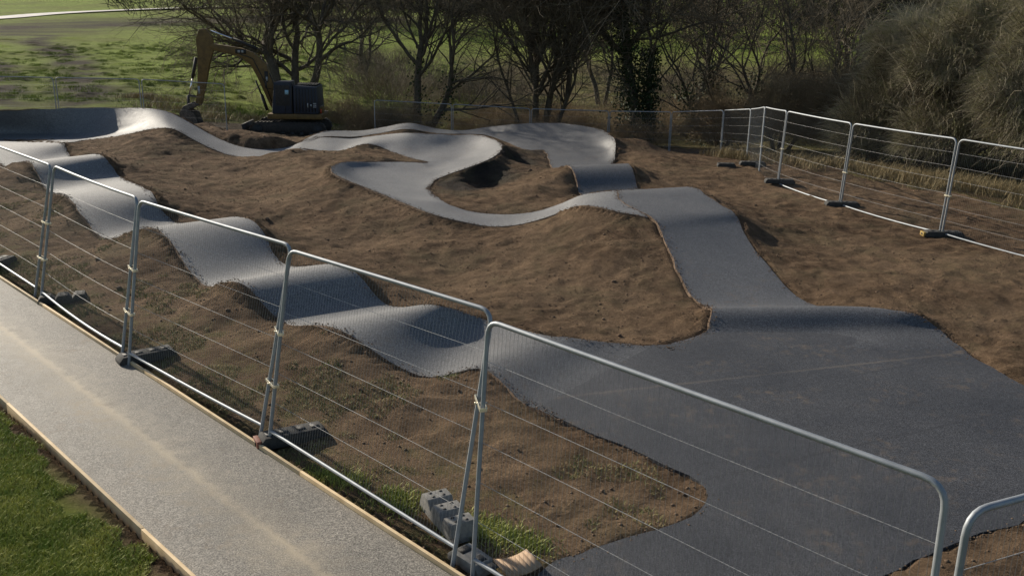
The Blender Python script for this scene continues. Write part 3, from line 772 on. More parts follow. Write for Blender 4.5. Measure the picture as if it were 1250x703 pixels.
# ground under the corner and the far run falls away
def far_pt(u_b, u_t, v_t, d):
    """post at depth d (along the view axis on the ground) whose top shows at (u_t, v_t)"""
    dv = FW * FPX + RT * (u_t - PW / 2) + UP * (PH / 2 - v_t); t = d / dv[1]; T = dv * t + np.array([0, 0, CAM_H])
    return T
c1t = far_pt(0, 934, 131, 27.2); c2t = far_pt(0, 917, 133.5, 31.0); c3t = far_pt(0, 906, 134.5, 34.4)
tops = pts_t + [c1t, c2t]
far_t = [far_pt(0, u, v, d) for u, v, d in ((884, 135, 34.5), (820, 137, 37.2), (744, 136, 39.2), (648, 133, 40.3), (552, 127.5, 40.6), (456, 122.5, 40.2))]
tops = tops + far_t
lab = ['fence panel running out of the frame at the right edge, on the right bank',
       'temporary fence panel between the two clearest posts on the right bank, right of the corner',
       'temporary fence panel on the right bank just nearer than the corner, above dark block feet',
       'narrow-looking fence panel running up to the right-hand fence corner', 'steeply foreshortened fence panel at the fence corner in front of the dark bushes',
       'fence panel just left of the fence corner, turning towards the far side', 'far fence panel left of the corner, in front of dark ivy patch', 'far fence panel below the ivy-covered tree',
       'far fence panel right behind the big far berm', 'far fence panel in front of the many-stemmed tree', 'far fence panel in front of the twin-stemmed tree', ]
for i in range(len(tops) - 1):
    Ta, Tb = np.array(tops[i + 1]), np.array(tops[i])
    off = (Tb - Ta) / np.linalg.norm(Tb - Ta) * .035
    if i < 3: Ba, Bb = np.array((pts_b + [None] * 9)[i + 1] if i + 1 < 4 else Ta - [0, 0, 2]), np.array(pts_b[i])
    else: Ba, Bb = Ta - [0, 0, 1.98], Tb - [0, 0, 1.98]
    if i == 3: Bb = np.array(pts_b[3])
    if i == 2: pass
    fence_panel(Ba + off + [0, 0, .05], Bb - off + [0, 0, .05], Ta + off, Tb - off, lab[i], gr, nh=6, leg=.14, sag=.03 if i < 5 else 0)
    if 0 < i < 7:
        bb = Bb; mid = np.array([bb[0], bb[1], 0]); g0 = gz(bb[0], bb[1])
    if i in (1, 2, 3, 4, 6):
        f = .42 if i != 3 else .5
        clip(lerp(Bb, Tb, f) - off, lerp(Bb, Tb, f) + off, ['', 'zinc clip on the nearest fence post of the right bank', 'zinc clip on the second fence post of the right bank', 'zinc clip on the third fence post of the right bank', 'zinc clip at the right-hand fence corner', '', 'zinc clip on the post just left of the fence corner'][i], 'clips on the right fence', 0)
gfr = 'feet under the right fence'
for b, z, L_, endc, l in (((1148, 287), .13, .8, 'yellow_end', 'dark fence foot with a yellow end cap under the nearest right post'), ((1025, 252), .1, .8, None, 'flat black fence foot under the second post on the right bank'),
                     ((949, 226), .08, .8, None, 'flat black fence foot under the third post on the right bank'), ((916, 208), -.05, .8, None, 'flat black fence foot at the fence corner'), ((884, 209), -.05, .55, None, 'dark block lying on the soil left of the fence corner')):
    c = P(*b, z); foot((c[0] + (.05), c[1], gz(c[0], c[1]) - .0), -.05, l, 'rubber', endc, 'flat', L=L_, W_=.24, H=.12, group=gfr)
# fence behind the left berm
LT = [far_pt(0, u, v, d) for u, v, d in ((-40, 93, 36.5), (66, 95, 37.), (171, 97, 37.4), (275, 103, 37.6), (372, 112, 38.6))]
ll = ['faint fence panel behind the left berm at the left edge', 'faint fence panel standing on grass behind the dark face of the left berm', 'faint fence panel on grass between the left berm and the digger bucket', 'faint fence panel behind the digger arm']
for i in range(3):
    a, b = LT[i], LT[i + 1]; off = (b - a) / np.linalg.norm(b - a) * .05
    fence_panel(a + off - [0, 0, 1.98], b - off - [0, 0, 1.98], a + off, b - off, ll[i], 'fence panels behind the left berm', nh=6, leg=.3)

# ------------------------------------------------------------------ excavator
def excavator(loc, rz, scale=1.):
    root = empty('excavator', loc, rz); root.scale = (scale,) * 3
    # crawler tracks: two, along x (we look at the side)
    for s in (-1, 1):
        prof = []
        Lh, Hh = 1.75, .36
        for k in range(9): a = math.pi / 2 + math.pi * k / 8; prof.append((-Lh + .36 + .36 * math.cos(a), .36 + .36 * math.sin(a)))
        for k in range(9): a = -math.pi / 2 + math.pi * k / 8; prof.append((Lh - .36 + .36 * math.cos(a), .36 + .36 * math.sin(a)))
        mb = MB(); mb.prism(prof, s * .95 - .24, s * .95 + .24)
        # grousers
        per = np.array(prof + [prof[0]]); seg = np.linalg.norm(np.diff(per, axis=0), axis=1); cum = np.r_[0, np.cumsum(seg)]
        for q in np.arange(0, cum[-1], .17):
            i = min(np.searchsorted(cum, q, 'right') - 1, len(seg) - 1); t = (q - cum[i]) / seg[i]
            p = per[i] * (1 - t) + per[i + 1] * t; d = (per[i + 1] - per[i]) / seg[i]; ang = math.atan2(d[1], d[0])
            Mx = Matrix.Translation((p[0], s * .95, p[1])) @ Matrix.Rotation(-ang, 4, 'Y')
            mb.box((0, 0, 0), (.03, .5, .05), M=Mx)
        cr = mb.build('crawler_track', M['ex_track'], root)
        mb = MB()
        for x in np.linspace(-1.1, 1.1, 6): mb.tube([(x, s * (.95 + .25) - .01, .17), (x, s * (.95 + .25) + .02, .17)], .11, 12)
        for x in (-1.39, 1.39): mb.tube([(x, s * 1.2 - .01, .36), (x, s * 1.2 + .03, .36)], .25, 14)
        mb.pieces('road_wheel', M['ex_black'], cr)
    mb = MB(); mb.box((0, 0, .45), (1.7, 1.4, .3)); mb.tube([(0, 0, .6), (0, 0, .86)], .55, 20); mb.build('undercarriage', M['ex_black'], root)
    # blade at the left end
    mb = MB(); mb.prism([(-2.15, .02), (-2.02, .02), (-2.0, .3), (-2.06, .6), (-2.14, .6), (-2.08, .3)], -1.15, 1.15); mb.build('dozer_blade', M['ex_black'], root)
    # house: origin at swing axis, boom towards -x
    h = 'house'
    mb = MB(); mb.box((.35, 0, .98), (2.55, 2.1, .24)); mb.build('turntable_deck', M['ex_yellow'], root, bevel=.03)
    mb = MB()
    prof = [(1.0 + .62 * math.cos(a) * .9, 1.02 * math.sin(a)) for a in np.linspace(-math.pi / 2, math.pi / 2, 11)]
    ring = [(x, y) for x, y in prof]; ring = [(.35, -1.04)] + ring + [(.35, 1.04)]
    V = [(x, y, 1.1) for x, y in ring] + [(x, y, 1.42) for x, y in ring]; n = len(ring)
    mb.add(V, [tuple(range(n))[::-1], tuple(range(n, 2 * n))] + [(i, (i + 1) % n, (i + 1) % n + n, i + n) for i in range(n)])
    cw = mb.build('counterweight', M['ex_yellow'], root, bevel=.03)
    mb = MB(); mb.box((1.52, -.72, 1.22), (.06, .03, .2)); mb.build('reflector', M['red'], cw)
    # engine housing with ribbed navy side and rounded roof
    mb = MB(); V = [(.30, -1.07, 1.11), (1.46, -1.07, 1.11), (1.46, .9, 1.11), (.30, .9, 1.11), (.32, -1.05, 2.42), (1.40, -1.05, 2.36), (1.40, .86, 2.36), (.32, .88, 2.42)]
    mb.add(V, [(0, 3, 2, 1), (4, 5, 6, 7), (0, 1, 5, 4), (1, 2, 6, 5), (2, 3, 7, 6), (3, 0, 4, 7)])
    eh = mb.build('engine_housing', M['ex_navy'], root, bevel=.06)
    mb = MB()
    for x in np.linspace(.45, 1.32, 7): mb.box((x, -1.085, 1.75), (.035, .03, 1.1))
    mb.pieces('cooling_louvre', M['ex_black'], eh)
    mb = MB()
    for x in np.linspace(.4, 1.3, 8): mb.box((x, 0, 2.41), (.05, 1.6, .07))
    mb.pieces('roof_rib', M['ex_black'], eh)
    mb = MB(); 
    for x, w_, hh in ((.98, .05, .2), (1.13, .07, .09)): mb.box((x, -1.105, 1.52), (w_, .012, hh))
    for z in (1.44, 1.52, 1.6): mb.box((1.3, -1.105, z), (.15, .012, .05))
    mb.pieces('decal', M['white'], eh)
    # cab with shutter panels
    mb = MB(); V = [(-.72, -1.02, 1.1), (.27, -1.02, 1.1), (.27, .0, 1.1), (-.72, 0, 1.1), (-.58, -1.0, 2.55), (.25, -1.0, 2.6), (.25, .0, 2.6), (-.58, 0, 2.55)]
    mb.add(V, [(0, 3, 2, 1), (4, 5, 6, 7), (0, 1, 5, 4), (1, 2, 6, 5), (2, 3, 7, 6), (3, 0, 4, 7)])
    cb = mb.build('cab', M['ex_navy'], root, bevel=.07)
    mb = MB(); mb.box((-.18, -1.03, 1.95), (.66, .02, .95)); mb.build('steel_shutter', M['ex_black'], cb, bevel=.008)
    mb = MB(); mb.box((.02, -1.045, 2.1), (.17, .012, .2)); mb.build('sticker', M['skyblue'], cb)
    mb = MB(); mb.tube([(-.66, -.98, 1.2), (-.55, -.97, 2.5)], .03, 8); mb.tube([(.24, -1.03, 1.2), (.24, -1.02, 2.5)], .025, 8); mb.pieces('cab_pillar', M['ex_black'], cb)
    # boom, arm, bucket in the x-z plane at y = -.1.. (side profile)
    yb = .25
    def arm_prism(poly, w_, name, m_, parent=root, y=yb): mb = MB(); mb.prism(poly, y - w_ / 2, y + w_ / 2); return mb.build(name, m_, parent, bevel=.02)
    boom = arm_prism([(-.75, 1.05), (-1.0, 1.35), (-1.55, 2.7), (-1.85, 3.3), (-2.3, 3.62), (-3.6, 3.92), (-3.72, 4.1), (-3.55, 4.2), (-2.25, 4.02), (-1.65, 3.8), (-1.1, 3.3), (-.75, 2.3), (-.42, 1.35), (-.5, 1.05)], .3, 'boom', M['ex_yellow'])
    mb = MB(); mb.tube([(-1.15, yb - .17, 1.15), (-1.38, yb - .2, 1.9)], .075, 10); mb.tube([(-1.38, yb - .2, 1.9), (-1.62, yb - .2, 2.55)], .04, 8); mb.build('lift_cylinder', M['ex_black'], boom)
    mb = MB(); mb.tube([(-1.5, yb, 4.0), (-2.6, yb, 4.42)], .075, 10); mb.build('arm_cylinder', M['ex_black'], boom)
    mb = MB(); mb.tube([(-2.6, yb, 4.42), (-3.62, yb, 4.78)], .038, 8); mb.build('arm_piston', M['chrome'], boom)
    mb = MB(); mb.box((-2.25, yb - .156, 3.86), (.5, .01, .2)); mb.box((-1.12, yb - .156, 2.72), (.16, .01, .5)); mb.pieces('decal_panel', M['ex_black'], boom)
    mb = MB(); mb.box((-2.33, yb - .164, 3.86), (.12, .006, .11)); mb.box((-2.17, yb - .164, 3.86), (.1, .006, .11)); mb.box((-1.1, yb - .164, 2.62), (.09, .006, .2)); mb.pieces('decal', M['white'], boom)
    mb = MB(); mb.tube([(-.9, yb - .16, 1.5), (-1.25, yb - .17, 2.6), (-1.7, yb - .17, 3.55), (-2.3, yb - .17, 3.75)], .022, 6); mb.tube([(-.62, yb - .2, 1.3), (-.66, yb - .22, 2.1), (-.95, yb - .2, 2.9)], .024, 6); mb.pieces('hydraulic_hose', M['ex_black'], boom)
    arm = arm_prism([(-3.82, 4.86), (-4.12, 4.84), (-4.3, 4.4), (-4.28, 3.5), (-4.42, 2.0), (-4.55, 1.35), (-4.3, 1.3), (-4.02, 2.2), (-3.72, 3.4), (-3.5, 3.95), (-3.55, 4.5)], .24, 'dipper_arm', M['ex_yellow'])
    mb = MB(); mb.tube([(-4.38, yb, 3.55), (-4.62, yb, 2.6)], .075, 10); mb.build('bucket_cylinder', M['ex_black'], arm)
    mb = MB(); mb.tube([(-4.62, yb, 2.6), (-4.86, yb, 1.75)], .04, 8); mb.build('bucket_piston', M['chrome'], arm)
    mb = MB(); mb.tube([(-4.88, yb, 1.78), (-4.44, yb, 1.72)], .06, 8); mb.tube([(-4.88, yb, 1.78), (-4.92, yb, 1.15)], .065, 8); mb.pieces('linkage', M['ex_black'], arm)
    mb = MB(); mb.box((-4.33, yb - .124, 2.05), (.1, .01, .35)); mb.build('decal', M['white'], arm)
    prof = [(-5.05, 1.3), (-5.25, .95), (-5.15, .5), (-4.85, .2), (-4.35, .1), (-4.3, .16), (-4.72, .35), (-4.95, .62), (-4.98, .95), (-4.7, 1.2), (-4.35, 1.35), (-4.6, 1.5)]
    mb = MB(); mb.prism(prof, yb - .45, yb + .45)
    for s in (-1, 1): mb.prism([(-5.05, 1.2), (-5.22, .95), (-5.12, .5), (-4.85, .2), (-4.35, .1), (-4.4, .55), (-4.55, 1.0)], yb + s * .45 - .02, yb + s * .45 + .02)
    bk = mb.build('bucket', M['steel'], root, bevel=.012)
    mb = MB()
    for y in np.linspace(-.4, .4, 5): mb.prism([(-4.36, .08), (-4.33, .17), (-4.12, .08)], yb + y - .04, yb + y + .04)
    mb.pieces('bucket_tooth', M['steel'], bk)
    mb = MB(); mb.tube([(-.05, -1.14, 1.2), (-.05, -1.16, 1.9)], .018, 6); mb.tube([(-.75, -.6, 2.2), (-.95, -.75, 2.25), (-.95, -.75, 2.5)], .015, 6); mb.pieces('hand_rail', M['ex_black'], root); mb = MB(); mb.box((-.97, -.78, 2.4), (.05, .16, .28)); mb.build('side_mirror', M['ex_black'], root)
    return tag(root, 'yellow tracked digger with dark navy body, its arm bent down at left, behind the track', 'digger')
D_EX = 41.
c = P(352, 166, -1.0); k_ = D_EX / c[1]
ex = far_pt(0, 357, 165, D_EX)
excavator((ex[0], D_EX, ex[2]), R(3), .92)

# ------------------------------------------------------------------ bare trees
def rot_about(v, ax, a):
    ax = ax / (np.linalg.norm(ax) + 1e-9); return v * math.cos(a) + np.cross(ax, v) * math.sin(a) + ax * (ax @ v) * (1 - math.cos(a))
def grow(rg, segs, p, d, r, L, depth, maxd, spread, up, twig_r=.004, crook=.18):
    n = max(3, int(L / .35)) if depth < 3 else 3
    st = L / n; r0 = r; r_end = r * (.62 if depth < maxd else .35)
    for i in range(n):
        d = d + rg.normal(0, crook, 3) * (1 + .25 * depth) * .5; d[2] += up * (.06 if depth < 3 else .01)
        d /= np.linalg.norm(d); q = p + d * st
        ra = r0 + (r_end - r0) * i / n; rb = r0 + (r_end - r0) * (i + 1) / n
        segs.append((depth, p, q, max(ra, twig_r), max(rb, twig_r * .8)))
        if depth < maxd and i >= (1 if depth else n // 2 - 1) and rg.random() < (.78 if depth else .7):
            ax = np.cross(d, rg.normal(0, 1, 3)); nd = rot_about(d, ax, rg.uniform(.5, 1.0) * spread)
            grow(rg, segs, q, nd, rb * rg.uniform(.45, .65), L * rg.uniform(.5, .72), depth + 1, maxd, spread, up, twig_r, crook)
        p = q
    if depth < maxd:
        for _ in range(2):
            ax = np.cross(d, rg.normal(0, 1, 3)); nd = rot_about(d, ax, rg.uniform(.25, .6) * spread)
            grow(rg, segs, p, nd, r_end * rg.uniform(.65, .85), L * rg.uniform(.6, .8), depth + 1, maxd, spread, up, twig_r, crook)
def tree(base, stems, label, seed, maxd=4, spread=1., up=1., crook=.18, twig_r=.006, ivy=None, group=None):
    rg = np.random.default_rng(seed); root = empty('bare_tree', base)
    segs = []
    for si, (lean, r, L, off) in enumerate(stems):
        k0 = len(segs)
        d = np.array([lean[0], lean[1], 1.]); d /= np.linalg.norm(d)
        grow(rg, segs, np.array([off[0], off[1], -.3]), d, r, L, 0, maxd, spread, up, twig_r, crook)
        q = [s for s in segs[k0:] if s[0] == 0]
        mb = MB(); mb.tube([q[0][1]] + [s[2] for s in q], [q[0][3] * 1.25] + [s[4] for s in q], 10); mb.build('trunk', M['bark'], root, smooth=True)
    Vs, Fs, mi = [], [], []; b0 = 0
    for lo, hi, n in ((1, 2, 6), (3, 9, 3)):
        q = [s for s in segs if lo <= s[0] <= hi]
        V, F = many_tubes([s[1] for s in q], [s[2] for s in q], np.array([s[3] for s in q]), np.array([s[4] for s in q]), n)
        Vs.append(V); Fs.append(F + b0); b0 += len(V); mi.append(np.full(len(F), len(mi)))
    o = mesh_np('crown', np.concatenate(Vs), np.concatenate(Fs), M['bark'], root); o.data.materials.append(M['twig'])
    o.data.polygons.foreach_set('material_index', np.concatenate(mi).astype(np.int32))
    if ivy:
        dens, zmax, rad = ivy
        q = [s for s in segs if s[0] <= 0]
        cen = []
        for s in q:
            for _ in range(int(dens * np.linalg.norm(s[2] - s[1]))):
                t = rg.random(); cen.append(s[1] * (1 - t) + s[2] * t + rg.normal(0, 1, 3) * (rad * .5 + s[3]) * np.array([1, 1, .6]))
        leaves('ivy', np.array(cen), .07, M['ivy'], root, rg)
    print(label[:30], len(segs))
    return tag(root, label, 'tree', group)
def leaves(name, cen, size, mt, parent, rg):
    n = len(cen); a = rg.normal(0, 1, (n, 3)); a /= np.linalg.norm(a, axis=1)[:, None]; b = np.cross(a, rg.normal(0, 1, (n, 3))); b /= np.linalg.norm(b, axis=1)[:, None]
    s = size * rg.uniform(.6, 1.3, (n, 1))
    V = np.stack([cen - a * s, cen + b * s * .7, cen + a * s, cen - b * s * .7], 1).reshape(-1, 3)
    return mesh_np(name, V, np.arange(n * 4).reshape(-1, 4), mt, parent)
def at_px(u, v, d): 
    q = far_pt(0, u, v, d); return (q[0], q[1], gz(q[0], q[1]))
tree(at_px(352, 118, 49), [((-.30, .1, 0), .34, 5.2, (-.1, 0)), ((-.05, .3, 0), .26, 5.0, (.15, .3)), ((.28, 0, 0), .24, 4.8, (.5, 0))], 'large bare spreading tree right behind the digger', 11, 5, 1.15, .4, .2, .006)
tree(at_px(508, 140, 47), [((-.02, 0, 0), .24, 5.0, (0, 0)), ((.42, .1, 0), .19, 4.2, (.25, 0))], 'twin-stemmed bare tree between the digger and the many-stemmed tree', 12, 4, 1., .8, .2, .007, ivy=(90, 2.2, .25))
tree(at_px(660, 146, 46), [((-.32, 0, 0), .16, 4.6, (-.2, 0)), ((-.14, .1, 0), .18, 5.2, (-.1, .2)), ((0, 0, 0), .18, 5.2, (.05, 0)), ((.16, .1, 0), .15, 5., (.2, .2)), ((.38, 0, 0), .14, 4.6, (.3, 0)), ((.62, -.1, 0), .1, 3.8, (.4, 0)), ((-.55, -.1, 0), .1, 3.8, (-.4, 0))], 'many-stemmed bare tree fanning out behind the big far berm', 13, 4, .85, 1.2, .14, .007)
tree(at_px(779, 150, 45), [((-.02, 0, 0), .3, 7.5, (0, 0)), ((.22, .1, 0), .14, 5, (.2, 0))], 'upright tree with its trunk wrapped in dark ivy', 14, 4, 1.1, .6, .1, .007, ivy=(700, 3.9, .3))
tree(at_px(880, 150, 46), [((-.1, 0, 0), .14, 4.4, (0, 0)), ((.2, 0, 0), .12, 4.2, (.3, 0)), ((-.45, 0, 0), .1, 4, (-.2, 0))], 'thin bare tree in the shade right of the ivy-wrapped tree', 15, 4, 1., .8, .2, .007, ivy=(200, 2.5, .5))
tree(at_px(955, 150, 44), [((.05, 0, 0), .13, 4.6, (0, 0)), ((-.35, 0, 0), .11, 4.4, (-.2, 0)), ((.4, 0, 0), .1, 4, (.2, 0))], 'slender bare tree just left of the brown willow mass', 16, 4, 1., .8, .2, .007)
gbk = 'bare trees further back in the field'
for i, (u, d, l) in enumerate(((440, 80, 'distant bare tree just right of the digger, near the far road'), (725, 70, 'bare tree behind and left of the ivy-wrapped tree'),
                  (845, 64, 'bare tree behind the gap right of the ivy-wrapped tree'), (1010, 58, 'bare tree half hidden behind the left end of the willow mass'))):
    x = (u - 625) / FPX * d; tree((x, d, gz(x, d)), [((-.15, 0, 0), .2, 5, (0, 0)), ((.25, 0, 0), .16, 4.6, (.3, 0))], l, 30 + i, 3, 1., .7, .18, .011, group=gbk)

# ------------------------------------------------------------------ willow scrub, brambles, dead grass, far wood
def scrub(name, parent, blobs, n, length, r, mt, seed, droop=.5, segs=4, updir=.5, lean=(0, 0)):
    """arching twigs filling a set of ellipsoids (centre, radii)"""
    rg = np.random.default_rng(seed); A, B, ra, rb = [], [], [], []
    wts = np.array([b[1][0] * b[1][2] for b in blobs]); wts = wts / wts.sum(); which = rg.choice(len(blobs), n, p=wts)
    cen = np.array([b[0] for b in blobs])[which]; rad = np.array([b[1] for b in blobs])[which]
    dirn = rg.normal(0, 1, (n, 3)); dirn[:, 2] = np.abs(dirn[:, 2]) * 1. - .15; dirn /= np.linalg.norm(dirn, axis=1)[:, None]
    rr = rg.uniform(.45, 1., n) ** .5
    lump = 1 + .34 * np.sin(dirn[:, 0] * 7 + which) * np.cos(dirn[:, 2] * 6 + which * 2) 
    p = cen + dirn * rad * (rr * lump)[:, None]
    d = dirn * .7 + rg.normal(0, .45, (n, 3)); d[:, 2] += updir; d[:, 0] += lean[0]; d[:, 1] += lean[1]; d /= np.linalg.norm(d, axis=1)[:, None]
    L = length * rg.uniform(.5, 1.3, n); p = p - d * L[:, None] * .5; st = (L / segs)[:, None]
    for k in range(segs):
        q = p + d * st
        A.append(p); B.append(q); ra.append(np.full(n, r * (1 - .7 * k / segs))); rb.append(np.full(n, r * (1 - .7 * (k + 1) / segs)))
        p = q; d = d + rg.normal(0, .1, (n, 3)); d[:, 2] -= droop / segs * 1.6; d /= np.linalg.norm(d, axis=1)[:, None]
    A = np.concatenate(A); B = np.concatenate(B)
    V, F = many_tubes(A, B, np.concatenate(ra), np.concatenate(rb), 3)
    return mesh_np(name, V, F, mt, parent)
def willow(u, d, blobs, label, seed, n, mt2='willow_g', up=.5, droop=.9):
    x = (u - 625) / FPX * d; z = gz(x, d); root = empty('willow_shrub', (x, d, z))
    bl = [((a, b, c), r) for a, b, c, r in blobs]
    scrub('outer_twigs', root, bl, n, 1.1, .0045, M['willow'], seed, droop, 4, up, (-.45, -.15))
    scrub('olive_twigs', root, bl, n // 2, 1.0, .0045, M[mt2], seed + 1, droop, 4, up, (-.45, -.15))
    scrub('long_stems', root, bl, n // 40, 2.2, .011, M['willow'], seed + 3, .7, 6, .9, (-.2, -.1))
    scrub('inner_stems', root, [((a, b, c * .85), (r[0] * .8, r[1] * .8, r[2] * .8)) for a, b, c, r in blobs], n // 4, 1.8, .014, M['bark'], seed + 2, .2, 3, .8)
    return tag(root, label, 'willow')
willow(1075, 32, [(0, 0, 1.3, (1.7, 1.4, 1.9)), (.7, .2, 3.1, (1.6, 1.5, 1.8)), (-.8, -.3, .7, (1., 1., 1.1))], 'leafless grey-brown willow shrub at the left of the brushy mass, arching over the fence', 50, 19000)
willow(1185, 28.5, [(0, 0, 1.5, (1.8, 1.4, 2.)), (.4, .3, 3.6, (1.7, 1.5, 1.9)), (-1.1, .3, 2.9, (1.2, 1.2, 1.5)), (-1.3, 0, .8, (1, 1, 1.1))], 'tall olive-tinted willow shrub behind the second and third right posts', 60, 21000)
willow(1290, 25.5, [(0, 0, 1.5, (1.9, 1.4, 2.)), (0, .3, 3.8, (1.9, 1.5, 1.9)), (-1.1, .2, 2.2, (1.2, 1.2, 1.7))], 'willow shrub cut off by the right edge of the frame', 70, 18000)
willow(1140, 38, [(0, 0, 2.8, (3., 2, 3.)), (1., .3, 5.6, (2.6, 2, 2.2)), (-2.3, 0, 1.8, (1.8, 1.6, 2.4)), (4, 0, 4.2, (3, 2, 3.6)), (-1.6, 0, 4.3, (1.6, 1.5, 1.6))], 'highest willow thicket rising out of the top right of the frame behind the other shrubs', 80, 26000)
# thicket under and behind the trees
bl = []
rg = np.random.default_rng(3)
for i in range(46):
    u = rg.uniform(405, 1060); d = rg.uniform(43, 52) if u < 930 else rg.uniform(36, 46); x = (u - 625) / FPX * d
    hgt = rg.uniform(.6, 1.6) + (.7 if u > 820 else 0) + (.7 if u > 930 else 0)
    bl.append(((x, d, gz(x, d) + hgt * .4), (rg.uniform(1.2, 2.2), 1.2, hgt)))
tag(scrub('bramble_thicket', None, bl, 42000, 1.1, .006, M['bramble'], 5, .8, 3, .3), kind='stuff')
bl = []
for i in range(22):
    u = rg.uniform(800, 1300); d = rg.uniform(58, 84); x = (u - 625) / FPX * d
    hgt = rg.uniform(1.2, 3.2) * (1 if u > 800 else .4)
    bl.append(((x, d, gz(x, d) + hgt * .5), (rg.uniform(2, 4), 2, hgt)))
for i in range(26):
    u = rg.uniform(440, 860); d = rg.uniform(56, 92); x = (u - 625) / FPX * d; hgt = rg.uniform(.8, 1.7)
    bl.append(((x, d, gz(x, d) + hgt * .4), (rg.uniform(2, 4), 1.5, hgt)))
tag(scrub('dark_thicket', None, bl, 20000, 1.5, .012, M['twig'], 6, .3, 3, .8), kind='stuff')
bl = []
for i in range(60):
    x = rg.uniform(-8, 150) if i < 48 else rg.uniform(-60, 0); d = rg.uniform(150, 185); hgt = rg.uniform(4, 9)
    bl.append(((x, d, gz(x, d) + hgt * .5), (rg.uniform(5, 9), 4, hgt)))
tag(scrub('far_wood', None, bl, 26000, 3.5, .05, M['farwood'], 8, .2, 3, .8), kind='stuff')

def blades(name, pts, h, wd, mt, seed, lean=.5, label=None):
    rg = np.random.default_rng(seed); n = len(pts); a = rg.uniform(0, 2 * np.pi, n); hh = h * rg.uniform(.45, 1.3, n)
    s = np.stack([np.cos(a), np.sin(a), 0 * a], 1) * wd; b = a + rg.uniform(-1, 1, n) + 1.57
    ln = np.stack([np.cos(b), np.sin(b), 0 * b], 1) * (hh * lean * rg.uniform(.1, 1.4, n))[:, None]
    up = np.stack([0 * a, 0 * a, hh], 1)
    V = np.stack([pts - s, pts + s, pts + ln * .35 + up * .6 + s * .7, pts + ln * .35 + up * .6 - s * .7, pts + ln + up], 1).reshape(-1, 3)
    k = np.arange(n)[:, None] * 5
    o = mesh_np(name, V, [np.concatenate([k, k + 1, k + 2, k + 3], 1), np.concatenate([k + 3, k + 2, k + 4], 1)], mt)
    return tag(o, label, kind='stuff')
def scatter(n, x0, x1, y0, y1, cond, seed):
    rg = np.random.default_rng(seed); x = rg.uniform(x0, x1, n); y = rg.uniform(y0, y1, n); k = cond(x, y); x, y = x[k], y[k]
    return np.stack([x, y, near_ground(x, y) - .01], 1)
def lawn(x, y):
    s = sfence(x, y) + Wpath; nz = vnoise(x, y, .5, 40) * .5 + vnoise(x, y, .17, 41) * .6
    return (s < -.05) & (s > -6) & ((-s - .05) * 1.5 + nz * 1.1 > .22)
blades('lawn_grass', scatter(620000, -10.5, -2.2, 5.5, 12, lawn, 1), .042, .0035, M['grass'], 2, .9)
def strip(x, y):
    s = sfence(x, y); nz = vnoise(x, y, .75, 44) + vnoise(x, y, .25, 45) * .8
    return (s > .12) & (s < 3.2) & (nz > -.06 + .13 * s) 
asph_i = lambda x, y: asph[np.clip(((y - FY0) / ST).astype(int), 0, len(gy) - 1), np.clip(((x - FX0) / ST).astype(int), 0, len(gx) - 1)]
cnd = lambda x, y: strip(x, y) & ~asph_i(x, y)
blades('sparse_grass', scatter(480000, -13, 1.5, 5.5, 22, cnd, 3), .04, .004, M['verge_grass'], 4, 1.1)
def tufts(cs, n, seed, rad=.12):
    rg = np.random.default_rng(seed); P_ = []
    for x, y in cs:
        q = rg.normal(0, rad, (n, 2)); P_.append(np.stack([x + q[:, 0], y + q[:, 1], near_ground(x + q[:, 0], y + q[:, 1]) - .01], 1))
    return np.concatenate(P_)
cs = [tuple(P(u + du, v + dv)[:2]) for u, v in ((478, 603), (490, 612), (600, 648), (620, 655), (395, 575), (560, 640), (430, 580), (650, 665), (588, 640)) for du, dv in ((0, 0), (8, 5), (-8, 3))]
blades('grass_tufts', tufts(cs, 170, 6, .1), .06, .004, M['grass'], 7, .9)
rg = np.random.default_rng(9)
cs = []
for t in rg.uniform(0, 1, 130):
    p = lerp(P(870, 190, -.1)[:2], P(1100, 218, .1)[:2], t / .5) if t < .5 else lerp(P(1100, 218, .1)[:2], P(1280, 245, .1)[:2], (t - .5) / .5)
    cs.append((p[0] + rg.normal(0, .35), p[1] + rg.normal(0, .5)))
blades('dead_grass_tufts', tufts(cs, 60, 10, .16), .35, .006, M['dead_grass'], 11, .9)
cs = [((u - 625) / FPX * d, d) for u, d in zip(rg.uniform(150, 560, 90), rg.uniform(42, 50, 90))]
blades('rough_field_grass', tufts(cs, 110, 12, .4), .3, .012, M['dead_grass'], 13, .9)

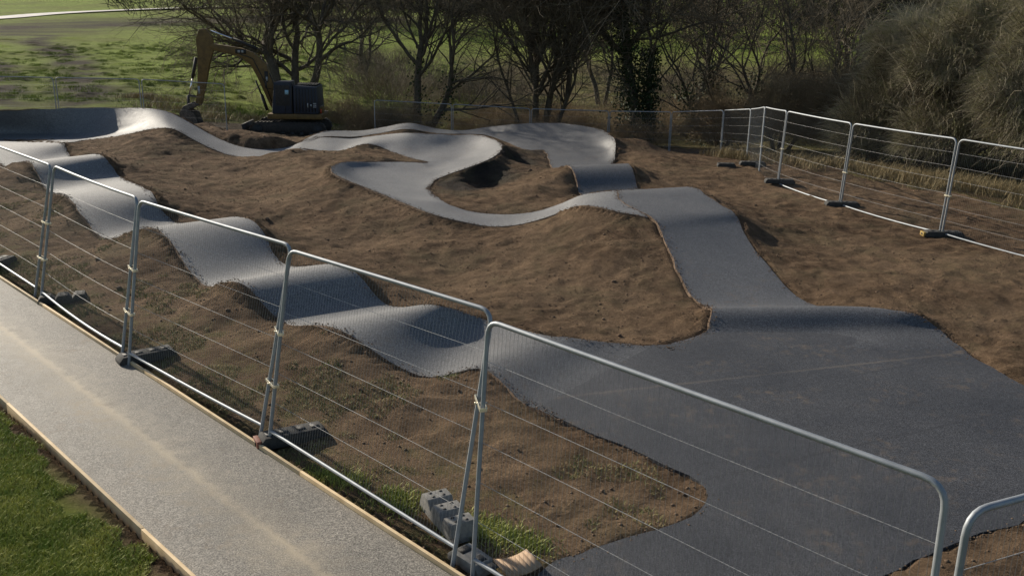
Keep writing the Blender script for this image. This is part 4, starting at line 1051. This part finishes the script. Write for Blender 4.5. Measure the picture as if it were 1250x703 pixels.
rg = np.random.default_rng(19); x = rg.uniform(-48, 2, 9000); y = rg.uniform(45, 100, 9000)
k = (vnoise(x, y, 2.5, 70) + vnoise(x, y, .9, 71) > .12) & (x > -.62 * y) & (x < -3 - 0 * y); x, y = x[k], y[k]
zz = base_h(x, y); q = rg.normal(0, .16, (len(x), 34, 2)); px = (x[:, None] + q[:, :, 0]).ravel(); py = (y[:, None] + q[:, :, 1]).ravel()
tz = np.clip(np.clip(vnoise(px, py, 1.0, 5) * 2 + vnoise(px, py, .55, 6), 0, 2) - .35, 0, .8) * .24 + vnoise(px, py, 6, 8) * .3
blades('field_tussocks', np.stack([px, py, base_h(px, py) + tz - .03], 1), .16, .012, M['field_grass'], 20, 1.)
def edge_crumbs():
    rg = np.random.default_rng(31); L = [S[:, 0] for S in ribs.values()] + [S[:, -1] for S in ribs.values()] + [np.vstack([pp[:, :3]])]
    out = []
    for e in L:
        t = rg.uniform(0, len(e) - 1.01, int(len(e) * 16)); i = t.astype(int); f = (t - i)[:, None]
        q = e[i] * (1 - f) + e[i + 1] * f; q[:, :2] += rg.normal(0, .055, (len(q), 2)); out.append(q)
    return np.concatenate(out)
# loose clods and stones on the soil
def clods(name, n, smin, smax, seed, mt, cond, pts=None):
    rg = np.random.default_rng(seed)
    if pts is None:
        x = rg.uniform(-17, 10.5, n); y = rg.uniform(5, 38, n); k = cond(x, y) & ~asph_i(x, y); x, y = x[k], y[k]; n = len(x); z = near_ground(x, y)
    else: x, y, z = pts.T; z = z + .01; n = len(x)
    s = smin * (smax / smin) ** (rg.random(n) ** 2.2)
    ico = np.array([(0, 0, 1), (.9, 0, .35), (.28, .85, .35), (-.73, .53, .35), (-.73, -.53, .35), (.28, -.85, .35), (.7, .5, -.4), (-.28, .85, -.4), (-.9, 0, -.4), (-.28, -.85, -.4), (.7, -.5, -.4), (0, 0, -.9)])
    Fc = np.array([(0,1,2),(0,2,3),(0,3,4),(0,4,5),(0,5,1),(1,6,2),(2,6,7),(2,7,3),(3,7,8),(3,8,4),(4,8,9),(4,9,5),(5,9,10),(5,10,1),(1,10,6),(6,11,7),(7,11,8),(8,11,9),(9,11,10),(10,11,6)])
    V = ico[None] * (s[:, None] * rg.uniform(.6, 1.3, (n, 12)))[:, :, None] * np.array([1, 1, .7]) + np.stack([x, y, z + s * .25], 1)[:, None]
    Fq = (Fc[None] + np.arange(n)[:, None, None] * 12).reshape(-1, 3)
    tag(mesh_np(name, V.reshape(-1, 3), Fq, mt), kind='stuff')
cl_ok = lambda x, y: (sfence(x, y) > .1) & (vnoise(x, y, 1.3, 60) + vnoise(x, y, .4, 61) > -.25) & in_poly(x, y, site)
clods('soil_clods', 45000, .006, .022, 21, M['clod'], cl_ok)

clods('soil_crumbs', 0, .004, .015, 22, M['clod'], None, edge_crumbs())
clods('large_clods', 260, .025, .06, 23, M['clod'], cl_ok)
